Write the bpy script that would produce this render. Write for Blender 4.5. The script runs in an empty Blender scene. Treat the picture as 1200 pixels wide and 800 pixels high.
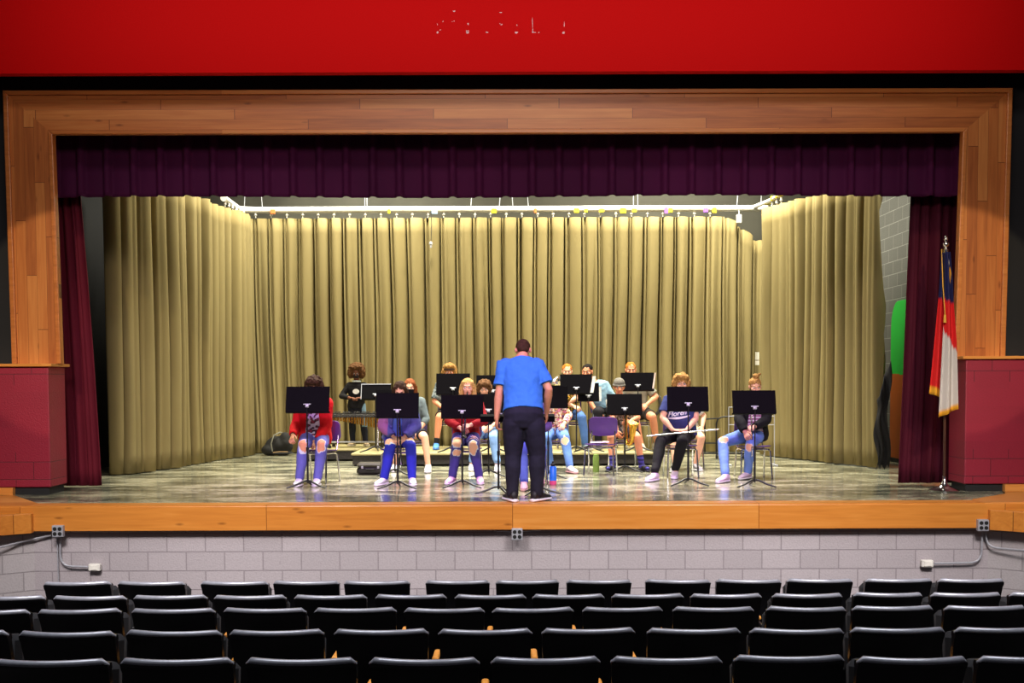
import bpy, math, random
import numpy as np
from mathutils import Vector, Matrix, noise as mnoise
random.seed(11)
rng = np.random.default_rng(5)
SC = bpy.context.scene
COL = SC.collection
PI = math.pi
rad = math.radians

# ------------------------------------------------------------------ camera
FPX = 1300.0
EYE = 2.38
ZS = 1.08                       # height of the stage floor above the front of the house
PITCH, ROLL = rad(2.57), rad(0.2)
CY = 446 + FPX * math.tan(PITCH)
CAM = np.array([0.0, 0.0, EYE])
_F = np.array([0, math.cos(PITCH), -math.sin(PITCH)])
_U0 = np.array([0, math.sin(PITCH), math.cos(PITCH)])
_R0 = np.array([1.0, 0, 0])
_R = _R0 * math.cos(ROLL) - _U0 * math.sin(ROLL)
_U = _U0 * math.cos(ROLL) + _R0 * math.sin(ROLL)
cd = bpy.data.cameras.new('camera')
cam = bpy.data.objects.new('camera', cd)
COL.objects.link(cam)
cd.sensor_fit = 'HORIZONTAL'
cd.sensor_width = 36
cd.lens = FPX / 1200 * 36
cd.shift_y = (CY - 400) / 1200
cd.clip_start = 0.05
cam.matrix_world = Matrix(((_R[0], _U[0], -_F[0], CAM[0]), (_R[1], _U[1], -_F[1], CAM[1]),
                           (_R[2], _U[2], -_F[2], CAM[2]), (0, 0, 0, 1)))
SC.camera = cam

def ray(px, py):
    return _F + _R * (px - 600) / FPX + _U * (CY - py) / FPX
def W(px, py, D):               # point of the photograph at world depth D
    r = ray(px, py)
    return CAM + r * (D / r[1])
def FP(px, py, z=ZS):           # point of the photograph lying at height z
    r = ray(px, py)
    return CAM + r * ((z - EYE) / r[2])
def XD(px, D): return W(px, 500, D)[0]
def ZD(py, D, px=600): return W(px, py, D)[2]

# ------------------------------------------------------------------ colour helpers
def lin(c):
    out = []
    for v in c[:3]:
        v = v / 255.0
        out.append(v / 12.92 if v <= 0.04045 else ((v + 0.055) / 1.055) ** 2.4)
    return tuple(out)

# ------------------------------------------------------------------ geometry collector
class Geo:
    def __init__(self):
        self.v, self.f, self.n = [], [], 0
    def add(self, verts, faces):
        verts = np.asarray(verts, float)
        self.v.append(verts)
        self.f += [tuple(i + self.n for i in f) for f in faces]
        self.n += len(verts)
        return self
    def join(self, g, M=None):
        for v in [np.concatenate(g.v)] if g.v else []:
            if M is not None:
                v = v @ np.array(M)[:3, :3].T + np.array(M)[:3, 3]
            self.add(v, g.f)
        return self
    def rings(self, rings, caps=True, closed=True):
        m = len(rings[0]); k = len(rings); f = []
        for i in range(k - 1):
            for j in range(m if closed else m - 1):
                a, b = i * m + j, i * m + (j + 1) % m
                f.append((a, b, b + m, a + m))
        if caps and closed:
            f.append(tuple(range(m - 1, -1, -1)))
            f.append(tuple((k - 1) * m + j for j in range(m)))
        return self.add(np.concatenate([np.asarray(r, float) for r in rings]), f)
    def tube(self, pts, r, seg=10, cap=True, flat=1.0, up=None):
        pts = [np.asarray(p, float) for p in pts]
        n = len(pts)
        rs = [r] * n if np.isscalar(r) else list(r)
        T = []
        for i in range(n):
            t = pts[min(i + 1, n - 1)] - pts[max(i - 1, 0)]
            T.append(t / (np.linalg.norm(t) + 1e-12))
        a = np.array(up if up is not None else ([0, 0, 1] if abs(T[0][2]) < .9 else [1, 0, 0]), float)
        u = np.cross(T[0], a); u /= np.linalg.norm(u) + 1e-12
        rings = []
        th = np.linspace(0, 2 * PI, seg, endpoint=False)
        def ring(p, t, u, rr):
            w = np.cross(t, u)
            return p + rr * (np.cos(th)[:, None] * u + np.sin(th)[:, None] * w * flat)
        for i in range(n):
            u = u - T[i] * np.dot(u, T[i]); u /= np.linalg.norm(u) + 1e-12
            if i == 0 and cap == 'round':
                for q in (80, 50, 25):
                    rings.append(ring(pts[0] - T[0] * rs[0] * math.sin(rad(q)), T[0], u, rs[0] * math.cos(rad(q))))
            rings.append(ring(pts[i], T[i], u, rs[i]))
            if i == n - 1 and cap == 'round':
                for q in (25, 50, 80):
                    rings.append(ring(pts[i] + T[i] * rs[i] * math.sin(rad(q)), T[i], u, rs[i] * math.cos(rad(q))))
        return self.rings(rings, caps=bool(cap))
    def ell(self, c, r, M=None, nu=16, nv=10):
        c = np.asarray(c, float); rings = []
        th = np.linspace(0, 2 * PI, nu, endpoint=False)
        for i in range(nv + 1):
            ph = -PI / 2 + PI * (i + (0.04 if i == 0 else -0.04 if i == nv else 0)) / nv
            p = np.stack([r[0] * math.cos(ph) * np.cos(th), r[1] * math.cos(ph) * np.sin(th), np.full(nu, r[2] * math.sin(ph))], 1)
            if M is not None: p = p @ np.asarray(M).T
            rings.append(p + c)
        return self.rings(rings)
    def box(self, lo, hi, ch=0.0, M=None):
        lo = np.array(lo, float); hi = np.array(hi, float)
        if ch <= 0:
            v = np.array([[x, y, z] for x in (lo[0], hi[0]) for y in (lo[1], hi[1]) for z in (lo[2], hi[2])])
            f = [(0, 1, 3, 2), (4, 6, 7, 5), (0, 4, 5, 1), (2, 3, 7, 6), (0, 2, 6, 4), (1, 5, 7, 3)]
            if M is not None: v = v @ np.array(M)[:3, :3].T + np.array(M)[:3, 3]
            return self.add(v, f)
        def ring(z, i):
            a0, a1, b0, b1 = lo[0] + i, hi[0] - i, lo[1] + i, hi[1] - i
            c = ch
            p = [(a0 + c, b0), (a1 - c, b0), (a1, b0 + c), (a1, b1 - c), (a1 - c, b1), (a0 + c, b1), (a0, b1 - c), (a0, b0 + c)]
            return np.array([(x, y, z) for x, y in p])
        rs = [ring(lo[2], ch * .7), ring(lo[2] + ch, 0), ring(hi[2] - ch, 0), ring(hi[2], ch * .7)]
        if M is not None: rs = [q @ np.array(M)[:3, :3].T + np.array(M)[:3, 3] for q in rs]
        return self.rings(rs)
    def prism(self, poly, z0, z1):          # vertical prism from xy polygon
        a = np.array([(x, y, z0) for x, y in poly]); b = np.array([(x, y, z1) for x, y in poly])
        return self.rings([a, b])
    def extr(self, poly3, d):               # polygon of 3-D points extruded by vector d
        a = np.asarray(poly3, float)
        return self.rings([a, a + np.asarray(d, float)])
    def lathe(self, prof, c=(0, 0, 0), seg=18, M=None):
        th = np.linspace(0, 2 * PI, seg, endpoint=False); rs = []
        for r, z in prof:
            p = np.stack([max(r, 1e-4) * np.cos(th), max(r, 1e-4) * np.sin(th), np.full(seg, z)], 1)
            if M is not None: p = p @ np.asarray(M).T
            rs.append(p + np.asarray(c, float))
        return self.rings(rs)
    def mesh(self, name):
        me = bpy.data.meshes.new(name)
        v = np.concatenate(self.v) if self.v else np.zeros((0, 3))
        me.from_pydata(v.tolist(), [], self.f)
        me.update()
        return me

def fixn(me):
    import bmesh
    bm = bmesh.new(); bm.from_mesh(me)
    bmesh.ops.recalc_face_normals(bm, faces=bm.faces)
    bm.to_mesh(me); bm.free()

def link(name, me, mat=None, parent=None, smooth=False, normals=True):
    if normals: fixn(me)
    o = bpy.data.objects.new(name, me)
    COL.objects.link(o)
    if mat is not None: me.materials.append(mat)
    if parent is not None: o.parent = parent
    if smooth:
        me.polygons.foreach_set('use_smooth', np.ones(len(me.polygons), bool))
    return o
def build(name, g, mat, parent=None, smooth=False, bevel=0.0, seg=2, auto=True):
    o = link(name, g.mesh(name), mat, parent, smooth)
    if bevel:
        m = o.modifiers.new('bevel', 'BEVEL'); m.width = bevel; m.segments = seg; m.limit_method = 'ANGLE'; m.angle_limit = rad(40)
    if smooth and auto:
        try: o.data.set_sharp_from_angle(angle=rad(42))
        except Exception: pass
    return o
def thing(name, label, cat, loc=(0, 0, 0), rz=0.0, group=None):
    o = bpy.data.objects.new(name, None)
    COL.objects.link(o)
    o.empty_display_size = 0.1
    o.location = loc; o.rotation_euler = (0, 0, rz)
    return tag(o, label, cat, group)
def tag(o, label, cat, group=None):
    o['label'] = label; o['category'] = cat
    if group: o['group'] = group
    return o
def struct(name, g, mat, smooth=False, bevel=0.0, label=None, cat=None, parent=None):
    o = build(name, g, mat, parent, smooth, bevel)
    if parent is None:
        o['kind'] = 'structure'
        if label: o['label'] = label
        if cat: o['category'] = cat
    return o
def copy_tree(o, parent=None):
    c = o.copy(); COL.objects.link(c)
    if parent is not None: c.parent = parent
    for ch in list(o.children): copy_tree(ch, c)
    return c
def setcol(me, fn):                          # per-point colour attribute 'Col', fn(Nx3 array) -> Nx3 linear
    n = len(me.vertices)
    co = np.empty(n * 3); me.vertices.foreach_get('co', co); co = co.reshape(-1, 3)
    c = np.ones((n, 4)); c[:, :3] = fn(co)
    a = me.attributes.get('Col') or me.attributes.new('Col', 'FLOAT_COLOR', 'POINT')
    a.data.foreach_set('color', c.ravel())
def nz(co, sc, seed=0.0):                    # vector of perlin values
    return np.array([mnoise.noise((p[0] * sc + seed, p[1] * sc - seed, p[2] * sc + 2.3 * seed)) for p in co])

def remesh(g, vox, smooth=2, name='tmp', disp=None):
    """One continuous surface from overlapping closed shapes."""
    me = g.mesh(name); fixn(me)
    o = bpy.data.objects.new(name, me); COL.objects.link(o)
    m = o.modifiers.new('r', 'REMESH'); m.mode = 'VOXEL'; m.voxel_size = vox; m.use_smooth_shade = True
    if smooth:
        s = o.modifiers.new('s', 'SMOOTH'); s.factor = 0.5; s.iterations = smooth
    dg = bpy.context.evaluated_depsgraph_get(); dg.update()
    out = bpy.data.meshes.new_from_object(o.evaluated_get(dg), depsgraph=dg)
    bpy.data.objects.remove(o); bpy.data.meshes.remove(me)
    if disp is not None:
        n = len(out.vertices)
        co = np.empty(n * 3); out.vertices.foreach_get('co', co); co = co.reshape(-1, 3)
        no = np.empty(n * 3); out.vertices.foreach_get('normal', no); no = no.reshape(-1, 3)
        co = co + no * disp(co)[:, None]
        out.vertices.foreach_set('co', co.ravel()); out.update()
    return out

# ------------------------------------------------------------------ materials
def newmat(name):
    m = bpy.data.materials.new(name); m.use_nodes = True
    nt = m.node_tree
    return m, nt, nt.nodes['Principled BSDF']
def N(nt, t, **kw):
    n = nt.nodes.new(t)
    for k, v in kw.items():
        if k.startswith('i_'):
            key = k[2:].replace('_', ' ')
            n.inputs[key].default_value = v
        else: setattr(n, k, v)
    return n
def ramp(nt, src, stops, interp='LINEAR'):
    r = nt.nodes.new('ShaderNodeValToRGB'); r.color_ramp.interpolation = interp
    e = r.color_ramp.elements
    e[0].position, e[0].color = stops[0][0], (*stops[0][1], 1)
    e[1].position, e[1].color = stops[-1][0], (*stops[-1][1], 1)
    for p, c in stops[1:-1]:
        x = e.new(p); x.color = (*c, 1)
    nt.links.new(src, r.inputs[0]); return r
def pos(nt): return nt.nodes.new('ShaderNodeNewGeometry').outputs['Position']
def objco(nt): return nt.nodes.new('ShaderNodeTexCoord').outputs['Object']
def mapped(nt, src, scale=(1, 1, 1), loc=(0, 0, 0)):
    m = nt.nodes.new('ShaderNodeMapping'); m.inputs['Scale'].default_value = scale; m.inputs['Location'].default_value = loc
    nt.links.new(src, m.inputs['Vector']); return m.outputs[0]
def bump(nt, bsdf, h, s=0.3, d=0.01):
    b = nt.nodes.new('ShaderNodeBump'); b.inputs['Strength'].default_value = s; b.inputs['Distance'].default_value = d
    nt.links.new(h, b.inputs['Height']); nt.links.new(b.outputs[0], bsdf.inputs['Normal']); return b
def M_plain(name, col, rough=0.5, metal=0.0, var=0.08, nscale=30, spec=0.5, bmp=0.0, sheen=0.0):
    m, nt, b = newmat(name)
    n = N(nt, 'ShaderNodeTexNoise', i_Scale=nscale, i_Detail=3.0); nt.links.new(objco(nt), n.inputs['Vector'])
    c = lin(col)
    r = ramp(nt, n.outputs[0], [(0.3, tuple(x * (1 - var) for x in c)), (0.7, tuple(min(1, x * (1 + var)) for x in c))])
    nt.links.new(r.outputs[0], b.inputs['Base Color'])
    b.inputs['Roughness'].default_value = rough; b.inputs['Metallic'].default_value = metal
    b.inputs['Specular IOR Level'].default_value = spec
    if sheen: b.inputs['Sheen Weight'].default_value = sheen
    if bmp: bump(nt, b, n.outputs[0], bmp, 0.01)
    return m
def M_attr(name, rough=0.85, bscale=120, bs=0.25, spec=0.25, sss=0.0):
    m, nt, b = newmat(name)
    a = N(nt, 'ShaderNodeAttribute', attribute_name='Col')
    n = N(nt, 'ShaderNodeTexNoise', i_Scale=bscale, i_Detail=2.0); nt.links.new(objco(nt), n.inputs['Vector'])
    mx = N(nt, 'ShaderNodeMix', data_type='RGBA', blend_type='MULTIPLY'); mx.inputs[0].default_value = 0.35
    r = ramp(nt, n.outputs[0], [(0.3, (.7, .7, .7)), (0.7, (1, 1, 1))])
    nt.links.new(a.outputs['Color'], mx.inputs[6]); nt.links.new(r.outputs[0], mx.inputs[7])
    nt.links.new(mx.outputs[2], b.inputs['Base Color'])
    b.inputs['Roughness'].default_value = rough; b.inputs['Specular IOR Level'].default_value = spec
    if bs: bump(nt, b, n.outputs[0], bs, 0.004)
    return m
def M_fold(name, c1, c2, rough=0.9, sheen=0.0, weave=250, seam=None):
    m, nt, b = newmat(name)
    n = N(nt, 'ShaderNodeTexNoise', i_Scale=1.3, i_Detail=4.0); nt.links.new(mapped(nt, pos(nt), (1, 1, .35)), n.inputs['Vector'])
    r = ramp(nt, n.outputs[0], [(0.3, lin(c1)), (0.7, lin(c2))])
    nt.links.new(r.outputs[0], b.inputs['Base Color'])
    w = N(nt, 'ShaderNodeTexNoise', i_Scale=weave, i_Detail=1.0); nt.links.new(pos(nt), w.inputs['Vector'])
    b.inputs['Roughness'].default_value = rough; b.inputs['Specular IOR Level'].default_value = 0.15
    if sheen:
        b.inputs['Sheen Weight'].default_value = sheen; b.inputs['Sheen Roughness'].default_value = .4
        b.inputs['Sheen Tint'].default_value = (*lin(c2), 1)
    bump(nt, b, w.outputs[0], 0.15, 0.003)
    return m
def M_wood(name, along, across, cols, pw=0.11, pl=1.9, rough=0.35, joint=True, swap=None):
    """planks: along/across are 0..2 world axes; pw plank width, pl plank length"""
    m, nt, b = newmat(name)
    sp = N(nt, 'ShaderNodeSeparateXYZ'); nt.links.new(pos(nt), sp.inputs[0])
    def math_(op, a, bb=None, v=None):
        x = N(nt, 'ShaderNodeMath', operation=op)
        nt.links.new(a, x.inputs[0])
        if bb is not None: nt.links.new(bb, x.inputs[1])
        elif v is not None: x.inputs[1].default_value = v
        return x.outputs[0]
    A, X = sp.outputs[along], sp.outputs[across]
    row = math_('DIVIDE', X, v=pw); rf = math_('FLOOR', row); rr = math_('FRACT', row)
    sh = math_('MULTIPLY', rf, v=0.37)
    al = math_('ADD', math_('DIVIDE', A, v=pl), sh); af = math_('FLOOR', al); ar = math_('FRACT', al)
    cmb = N(nt, 'ShaderNodeCombineXYZ'); nt.links.new(rf, cmb.inputs[0]); nt.links.new(af, cmb.inputs[1])
    wn = N(nt, 'ShaderNodeTexWhiteNoise'); nt.links.new(cmb.outputs[0], wn.inputs['Vector'])
    sc = [26, 26, 26]; sc[along] = 1.6
    off = N(nt, 'ShaderNodeVectorMath', operation='SCALE'); nt.links.new(wn.outputs['Color'], off.inputs[0]); off.inputs['Scale'].default_value = 9.0
    mp = N(nt, 'ShaderNodeMapping'); mp.inputs['Scale'].default_value = sc
    ad = N(nt, 'ShaderNodeVectorMath', operation='ADD'); nt.links.new(pos(nt), mp.inputs['Vector'])
    nt.links.new(mp.outputs[0], ad.inputs[0]); nt.links.new(off.outputs[0], ad.inputs[1])
    g = N(nt, 'ShaderNodeTexNoise', i_Scale=1.0, i_Detail=5.0, i_Distortion=0.6); nt.links.new(ad.outputs[0], g.inputs['Vector'])
    # tone = plank value * .5 + grain * .5
    t = math_('ADD', math_('MULTIPLY', wn.outputs['Value'], v=0.42), math_('MULTIPLY', g.outputs[0], v=0.62))
    r = ramp(nt, t, [(0.18, lin(cols[0])), (0.5, lin(cols[1])), (0.85, lin(cols[2]))])
    # knots
    sk = [7, 7, 7]; sk[along] = 2.2
    kv = N(nt, 'ShaderNodeTexVoronoi', i_Scale=1.0); nt.links.new(mapped(nt, pos(nt), sk), kv.inputs['Vector'])
    kr = ramp(nt, kv.outputs['Distance'], [(0.03, (0.12, 0.05, 0.02)), (0.13, (1, 1, 1))])
    kk = N(nt, 'ShaderNodeMix', data_type='RGBA', blend_type='MULTIPLY'); kk.inputs[0].default_value = 0.55
    nt.links.new(r.outputs[0], kk.inputs[6]); nt.links.new(kr.outputs[0], kk.inputs[7])
    last = kk.outputs[2]
    if joint:
        e1 = math_('LESS_THAN', rr, v=0.022); e2 = math_('LESS_THAN', ar, v=0.0035 / pl * 2)
        e = math_('MAXIMUM', e1, e2)
        mx = N(nt, 'ShaderNodeMix', data_type='RGBA'); nt.links.new(e, mx.inputs[0]); nt.links.new(last, mx.inputs[6])
        mx.inputs[7].default_value = (*[x * .5 for x in lin(cols[0])], 1); last = mx.outputs[2]
    nt.links.new(last, b.inputs['Base Color'])
    b.inputs['Roughness'].default_value = rough
    return m
def M_block(name, col, mortar, uaxis=0, size=0.02, var=0.06, rough=0.6, bw=0.41, bh=0.203, zoff=0.0, stains=0.0, udir=None, shiftu=0.0, plain=None):
    m, nt, b = newmat(name)
    P = pos(nt)
    sp = N(nt, 'ShaderNodeSeparateXYZ'); nt.links.new(P, sp.inputs[0])
    if udir is None: u = sp.outputs[uaxis]
    else:
        d = N(nt, 'ShaderNodeVectorMath', operation='DOT_PRODUCT'); nt.links.new(P, d.inputs[0]); d.inputs[1].default_value = udir; u = d.outputs['Value']
    au = N(nt, 'ShaderNodeMath', operation='ADD'); nt.links.new(u, au.inputs[0]); au.inputs[1].default_value = shiftu
    az = N(nt, 'ShaderNodeMath', operation='ADD'); nt.links.new(sp.outputs[2], az.inputs[0]); az.inputs[1].default_value = zoff
    c = N(nt, 'ShaderNodeCombineXYZ'); nt.links.new(au.outputs[0], c.inputs[0]); nt.links.new(az.outputs[0], c.inputs[1])
    br = N(nt, 'ShaderNodeTexBrick')
    br.inputs['Scale'].default_value = 1; br.inputs['Brick Width'].default_value = bw; br.inputs['Row Height'].default_value = bh
    br.inputs['Mortar Size'].default_value = size / 4; br.inputs['Mortar Smooth'].default_value = 0.3
    k = lin(col)
    br.inputs['Color1'].default_value = (*[x * (1 - var) for x in k], 1); br.inputs['Color2'].default_value = (*[min(1, x * (1 + var)) for x in k], 1)
    br.inputs['Mortar'].default_value = (*lin(mortar), 1)
    nt.links.new(c.outputs[0], br.inputs['Vector'])
    n = N(nt, 'ShaderNodeTexNoise', i_Scale=60.0, i_Detail=4.0); nt.links.new(P, n.inputs['Vector'])
    mx = N(nt, 'ShaderNodeMix', data_type='RGBA', blend_type='MULTIPLY'); mx.inputs[0].default_value = .5
    r = ramp(nt, n.outputs[0], [(0.3, (.78, .78, .78)), (0.65, (1, 1, 1))])
    nt.links.new(br.outputs['Color'], mx.inputs[6]); nt.links.new(r.outputs[0], mx.inputs[7])
    last = mx.outputs[2]
    if plain:                                    # a smooth rendered band without joints between two heights
        g1 = N(nt, 'ShaderNodeMath', operation='GREATER_THAN'); nt.links.new(sp.outputs[2], g1.inputs[0]); g1.inputs[1].default_value = plain[0]
        g2 = N(nt, 'ShaderNodeMath', operation='LESS_THAN'); nt.links.new(sp.outputs[2], g2.inputs[0]); g2.inputs[1].default_value = plain[1]
        g3 = N(nt, 'ShaderNodeMath', operation='MULTIPLY'); nt.links.new(g1.outputs[0], g3.inputs[0]); nt.links.new(g2.outputs[0], g3.inputs[1])
        sm = N(nt, 'ShaderNodeMath', operation='SUBTRACT'); sm.inputs[0].default_value = 1.0; nt.links.new(g3.outputs[0], sm.inputs[1])
        ms = N(nt, 'ShaderNodeMath', operation='MULTIPLY'); nt.links.new(sm.outputs[0], ms.inputs[0]); ms.inputs[1].default_value = br.inputs['Mortar Size'].default_value; nt.links.new(ms.outputs[0], br.inputs['Mortar Size'])
    if stains:
        s = N(nt, 'ShaderNodeTexNoise', i_Scale=9.0, i_Detail=6.0, i_Roughness=.75); nt.links.new(mapped(nt, P, (1, 1, .6)), s.inputs['Vector'])
        sr = ramp(nt, s.outputs[0], [(0.3, (.25, .25, .25)), (0.36, (1, 1, 1))])
        m2 = N(nt, 'ShaderNodeMix', data_type='RGBA', blend_type='MULTIPLY'); m2.inputs[0].default_value = stains
        nt.links.new(last, m2.inputs[6]); nt.links.new(sr.outputs[0], m2.inputs[7]); last = m2.outputs[2]
    nt.links.new(last, b.inputs['Base Color']); b.inputs['Roughness'].default_value = rough
    h = N(nt, 'ShaderNodeMath', operation='SUBTRACT'); nt.links.new(n.outputs[0], h.inputs[0]); nt.links.new(br.outputs['Fac'], h.inputs[1])
    bump(nt, b, h.outputs[0], .5, .008)
    return m

MT = {}
WOOD = ((150, 78, 34), (192, 112, 52), (214, 140, 72))
MT['frame_h'] = M_wood('frame_wood_horizontal', 0, 2, WOOD, .115, 2.3, .4)
MT['frame_v'] = M_wood('frame_wood_vertical', 2, 0, WOOD, .115, 1.7, .4)
MT['frame_trim'] = M_wood('frame_trim_wood', 0, 2, ((165, 90, 38), (200, 120, 58), (220, 145, 75)), 5, 9, .35, joint=False)
MT['fascia'] = M_wood('fascia_wood', 0, 2, ((182, 106, 38), (208, 132, 54), (224, 156, 78)), 5, 2.6, .32, joint=True)
MT['step'] = M_wood('step_wood', 0, 1, ((182, 112, 44), (206, 134, 62), (222, 156, 84)), .5, 2.4, .3, joint=False)
MT['wall_grey'] = M_block('grey_block', (180, 172, 176), (152, 144, 148), 0, .03, stains=.3, zoff=0.045)
MT['wall_grey_l'] = M_block('grey_block_left', (180, 174, 176), (152, 146, 148), 0, .03, stains=.25, zoff=0.045, udir=(.8, .6, 0))
MT['wall_grey_r'] = M_block('grey_block_right', (180, 174, 176), (152, 146, 148), 0, .03, stains=.25, zoff=0.045, udir=(.8, -.6, 0))
MT['pier'] = M_block('maroon_block', (140, 24, 50), (74, 12, 26), 0, .016, rough=.5, zoff=-.04 + .0, plain=(ZD(529, 12.8) + .01, ZD(449, 12.8)))
MT['cmu_dark'] = M_block('dark_block', (96, 96, 92), (150, 150, 145), 1, .02, rough=.7)
MT['black_wall'] = M_plain('unlit_wing_and_rag_black', (16, 16, 20), .7, bmp=.1)
MT['red_wall'] = M_plain('red_wall_paint', (205, 6, 8), .7, var=.06, nscale=90, bmp=.12, spec=.08)
MT['backwall'] = M_plain('stage_back_wall', (66, 64, 54), .9, var=.15, nscale=2)
MT['curtain'] = M_fold('khaki_curtain', (125, 112, 75), (142, 128, 87), .95, .0)
MT['velvet'] = M_fold('purple_velvet', (60, 10, 48), (74, 15, 58), .8, .4)
MT['velvet_lit'] = M_fold('lit_burgundy_velvet', (80, 15, 32), (106, 26, 46), .8, .3)  # lighter copy of the burgundy velvet, left drape's lit folds put into colour
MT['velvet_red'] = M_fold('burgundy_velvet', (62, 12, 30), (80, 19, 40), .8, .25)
MT['black_metal'] = M_plain('black_metal', (16, 15, 19), .42, var=.2)
MT['black_desk'] = M_plain('black_desk_metal', (8, 6, 10), .7, var=.15, spec=.06)
MT['chrome'] = M_plain('chrome', (205, 205, 205), .18, 1.0, var=.03)
MT['steel'] = M_plain('galvanised_steel', (176, 178, 186), .4, .25, var=.08)
MT['white_paint'] = M_plain('white_paint', (232, 230, 222), .5)
MT['purple_plastic'] = M_plain('purple_plastic', (84, 50, 124), .38, var=.05)
MT['seat_black'] = M_plain('seat_back_plastic', (12, 12, 15), .3, var=.2, nscale=60, bmp=.05)
MT['seat_cloth'] = M_plain('seat_cushion_fabric', (22, 22, 26), .9, var=.3, nscale=150)
MT['rim_sheen'] = M_plain('seat_rim_sheen', (150, 152, 162), .3, .25, var=.1)  # grey colour carries the sheen seen on black plastic
MT['arm_wood'] = M_plain('armrest_wood', (226, 150, 60), .4, var=.15)
MT['brass'] = M_plain('brass', (226, 176, 72), .22, 1.0, var=.06)
MT['silver'] = M_plain('silver_plate', (226, 224, 220), .2, 1.0, var=.04)
MT['paper'] = M_plain('paper', (240, 238, 228), .8)
MT['rubber'] = M_plain('black_rubber', (18, 18, 18), .8)
MT['carpet'] = M_plain('dark_house_carpet', (34, 30, 32), .95, var=.3, nscale=80)
MT['cloth'] = M_attr('clothing_fabric')
MT['skin'] = M_attr('skin', .55, 60, .08, .4)
MT['hair'] = M_attr('hair', .75, 90, .6, .12)
MT['shoe'] = M_attr('shoe_material', .55, 80, .1, .4)
MT['flagcloth'] = M_attr('flag_cloth', .7, 200, .1, .3)
MT['riser_top'] = M_plain('riser_top_board', (170, 158, 112), .45, var=.15, nscale=6)
MT['riser_side'] = M_plain('riser_side_carpet', (50, 46, 44), .9, var=.3, nscale=40)
MT['ceiling'] = M_plain('stage_ceiling', (60, 60, 58), .9)

# glossy, worn stage floor in large tiles
def M_stage():
    m, nt, b = newmat('stage_floor_vinyl')
    P = pos(nt)
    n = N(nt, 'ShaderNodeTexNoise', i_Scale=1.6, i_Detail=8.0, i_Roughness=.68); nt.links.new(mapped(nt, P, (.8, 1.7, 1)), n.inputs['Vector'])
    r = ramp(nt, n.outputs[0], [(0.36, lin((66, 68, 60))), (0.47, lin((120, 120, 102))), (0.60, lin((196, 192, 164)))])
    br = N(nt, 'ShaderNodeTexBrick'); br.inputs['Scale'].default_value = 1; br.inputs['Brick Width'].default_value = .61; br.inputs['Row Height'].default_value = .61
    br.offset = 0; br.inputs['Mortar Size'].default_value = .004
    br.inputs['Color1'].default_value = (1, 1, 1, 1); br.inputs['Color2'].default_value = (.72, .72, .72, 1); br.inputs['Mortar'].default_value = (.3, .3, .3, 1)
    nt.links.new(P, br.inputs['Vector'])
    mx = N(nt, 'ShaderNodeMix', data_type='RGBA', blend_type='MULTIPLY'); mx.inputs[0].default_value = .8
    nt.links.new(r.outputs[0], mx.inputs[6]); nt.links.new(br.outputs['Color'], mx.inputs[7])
    # pink chalk / tape scuffs are separate things; fine scratches here
    s = N(nt, 'ShaderNodeTexNoise', i_Scale=14.0, i_Detail=6.0, i_Roughness=.7); nt.links.new(mapped(nt, P, (.5, 3, 1)), s.inputs['Vector'])
    rr = ramp(nt, s.outputs[0], [(0.35, (.06, .06, .06)), (0.7, (.3, .3, .3))])
    nt.links.new(mx.outputs[2], b.inputs['Base Color']); nt.links.new(rr.outputs[0], b.inputs['Roughness'])
    b.inputs['Specular IOR Level'].default_value = .6
    w = N(nt, 'ShaderNodeTexNoise', i_Scale=5.0, i_Detail=2.0); nt.links.new(mapped(nt, P, (1, .4, 1)), w.inputs['Vector'])
    bump(nt, b, w.outputs[0], .06, .02)
    return m
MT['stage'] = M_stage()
# ================================================================== THE ROOM
D_EDGE = FP(600, 590.5)[1]
D_PIER, D_FRAME, D_VAL, D_BACK = 12.8, 12.97, 13.42, 20.0

# ---- auditorium floor: raked seating area and flat front strip
g = Geo()
def house_z(y): return max(0.0, (8.45 - y) * 0.081)
prof = [(-2.0, house_z(-2.0)), (8.45, 0.0), (12.1, 0.0)]
g.rings([np.array([(-9, y, z), (9, y, z), (9, y, -.6), (-9, y, -.6)]) for y, z in prof])
struct('floor', g, MT['carpet'], label='dark sloping auditorium floor under the seat rows', cat='floor')

# ---- low grey block walls under the stage
xl, xr = XD(37, 11.78), XD(1160, 11.78)
g = Geo(); g.box((xl - .02, 11.78, 0), (xr + .02, 12.1, ZS - .02)); struct('wall_stage_front', g, MT['wall_grey'], label='painted grey block wall under the stage edge', cat='wall')
WL, WR = np.array([-.82, -.57]), np.array([.82, -.57])
def sidewall(name, x0, d, mat, lab):
    n = np.array([d[1], -d[0]]) * (1 if d[0] < 0 else -1)
    if n[1] < 0: n = -n
    a = np.array([x0, 11.78]); b = a + d * 4.5
    g = Geo(); g.prism([a, b, b + n * .25, a + n * .25], 0, ZS - .28)
    struct(name, g, mat, label=lab, cat='wall')
sidewall('wall_left', xl, WL, MT['wall_grey_l'], 'grey block wall angling forward left of the stage')
sidewall('wall_right', xr, WR, MT['wall_grey_r'], 'grey block wall angling forward right of the stage')

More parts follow.
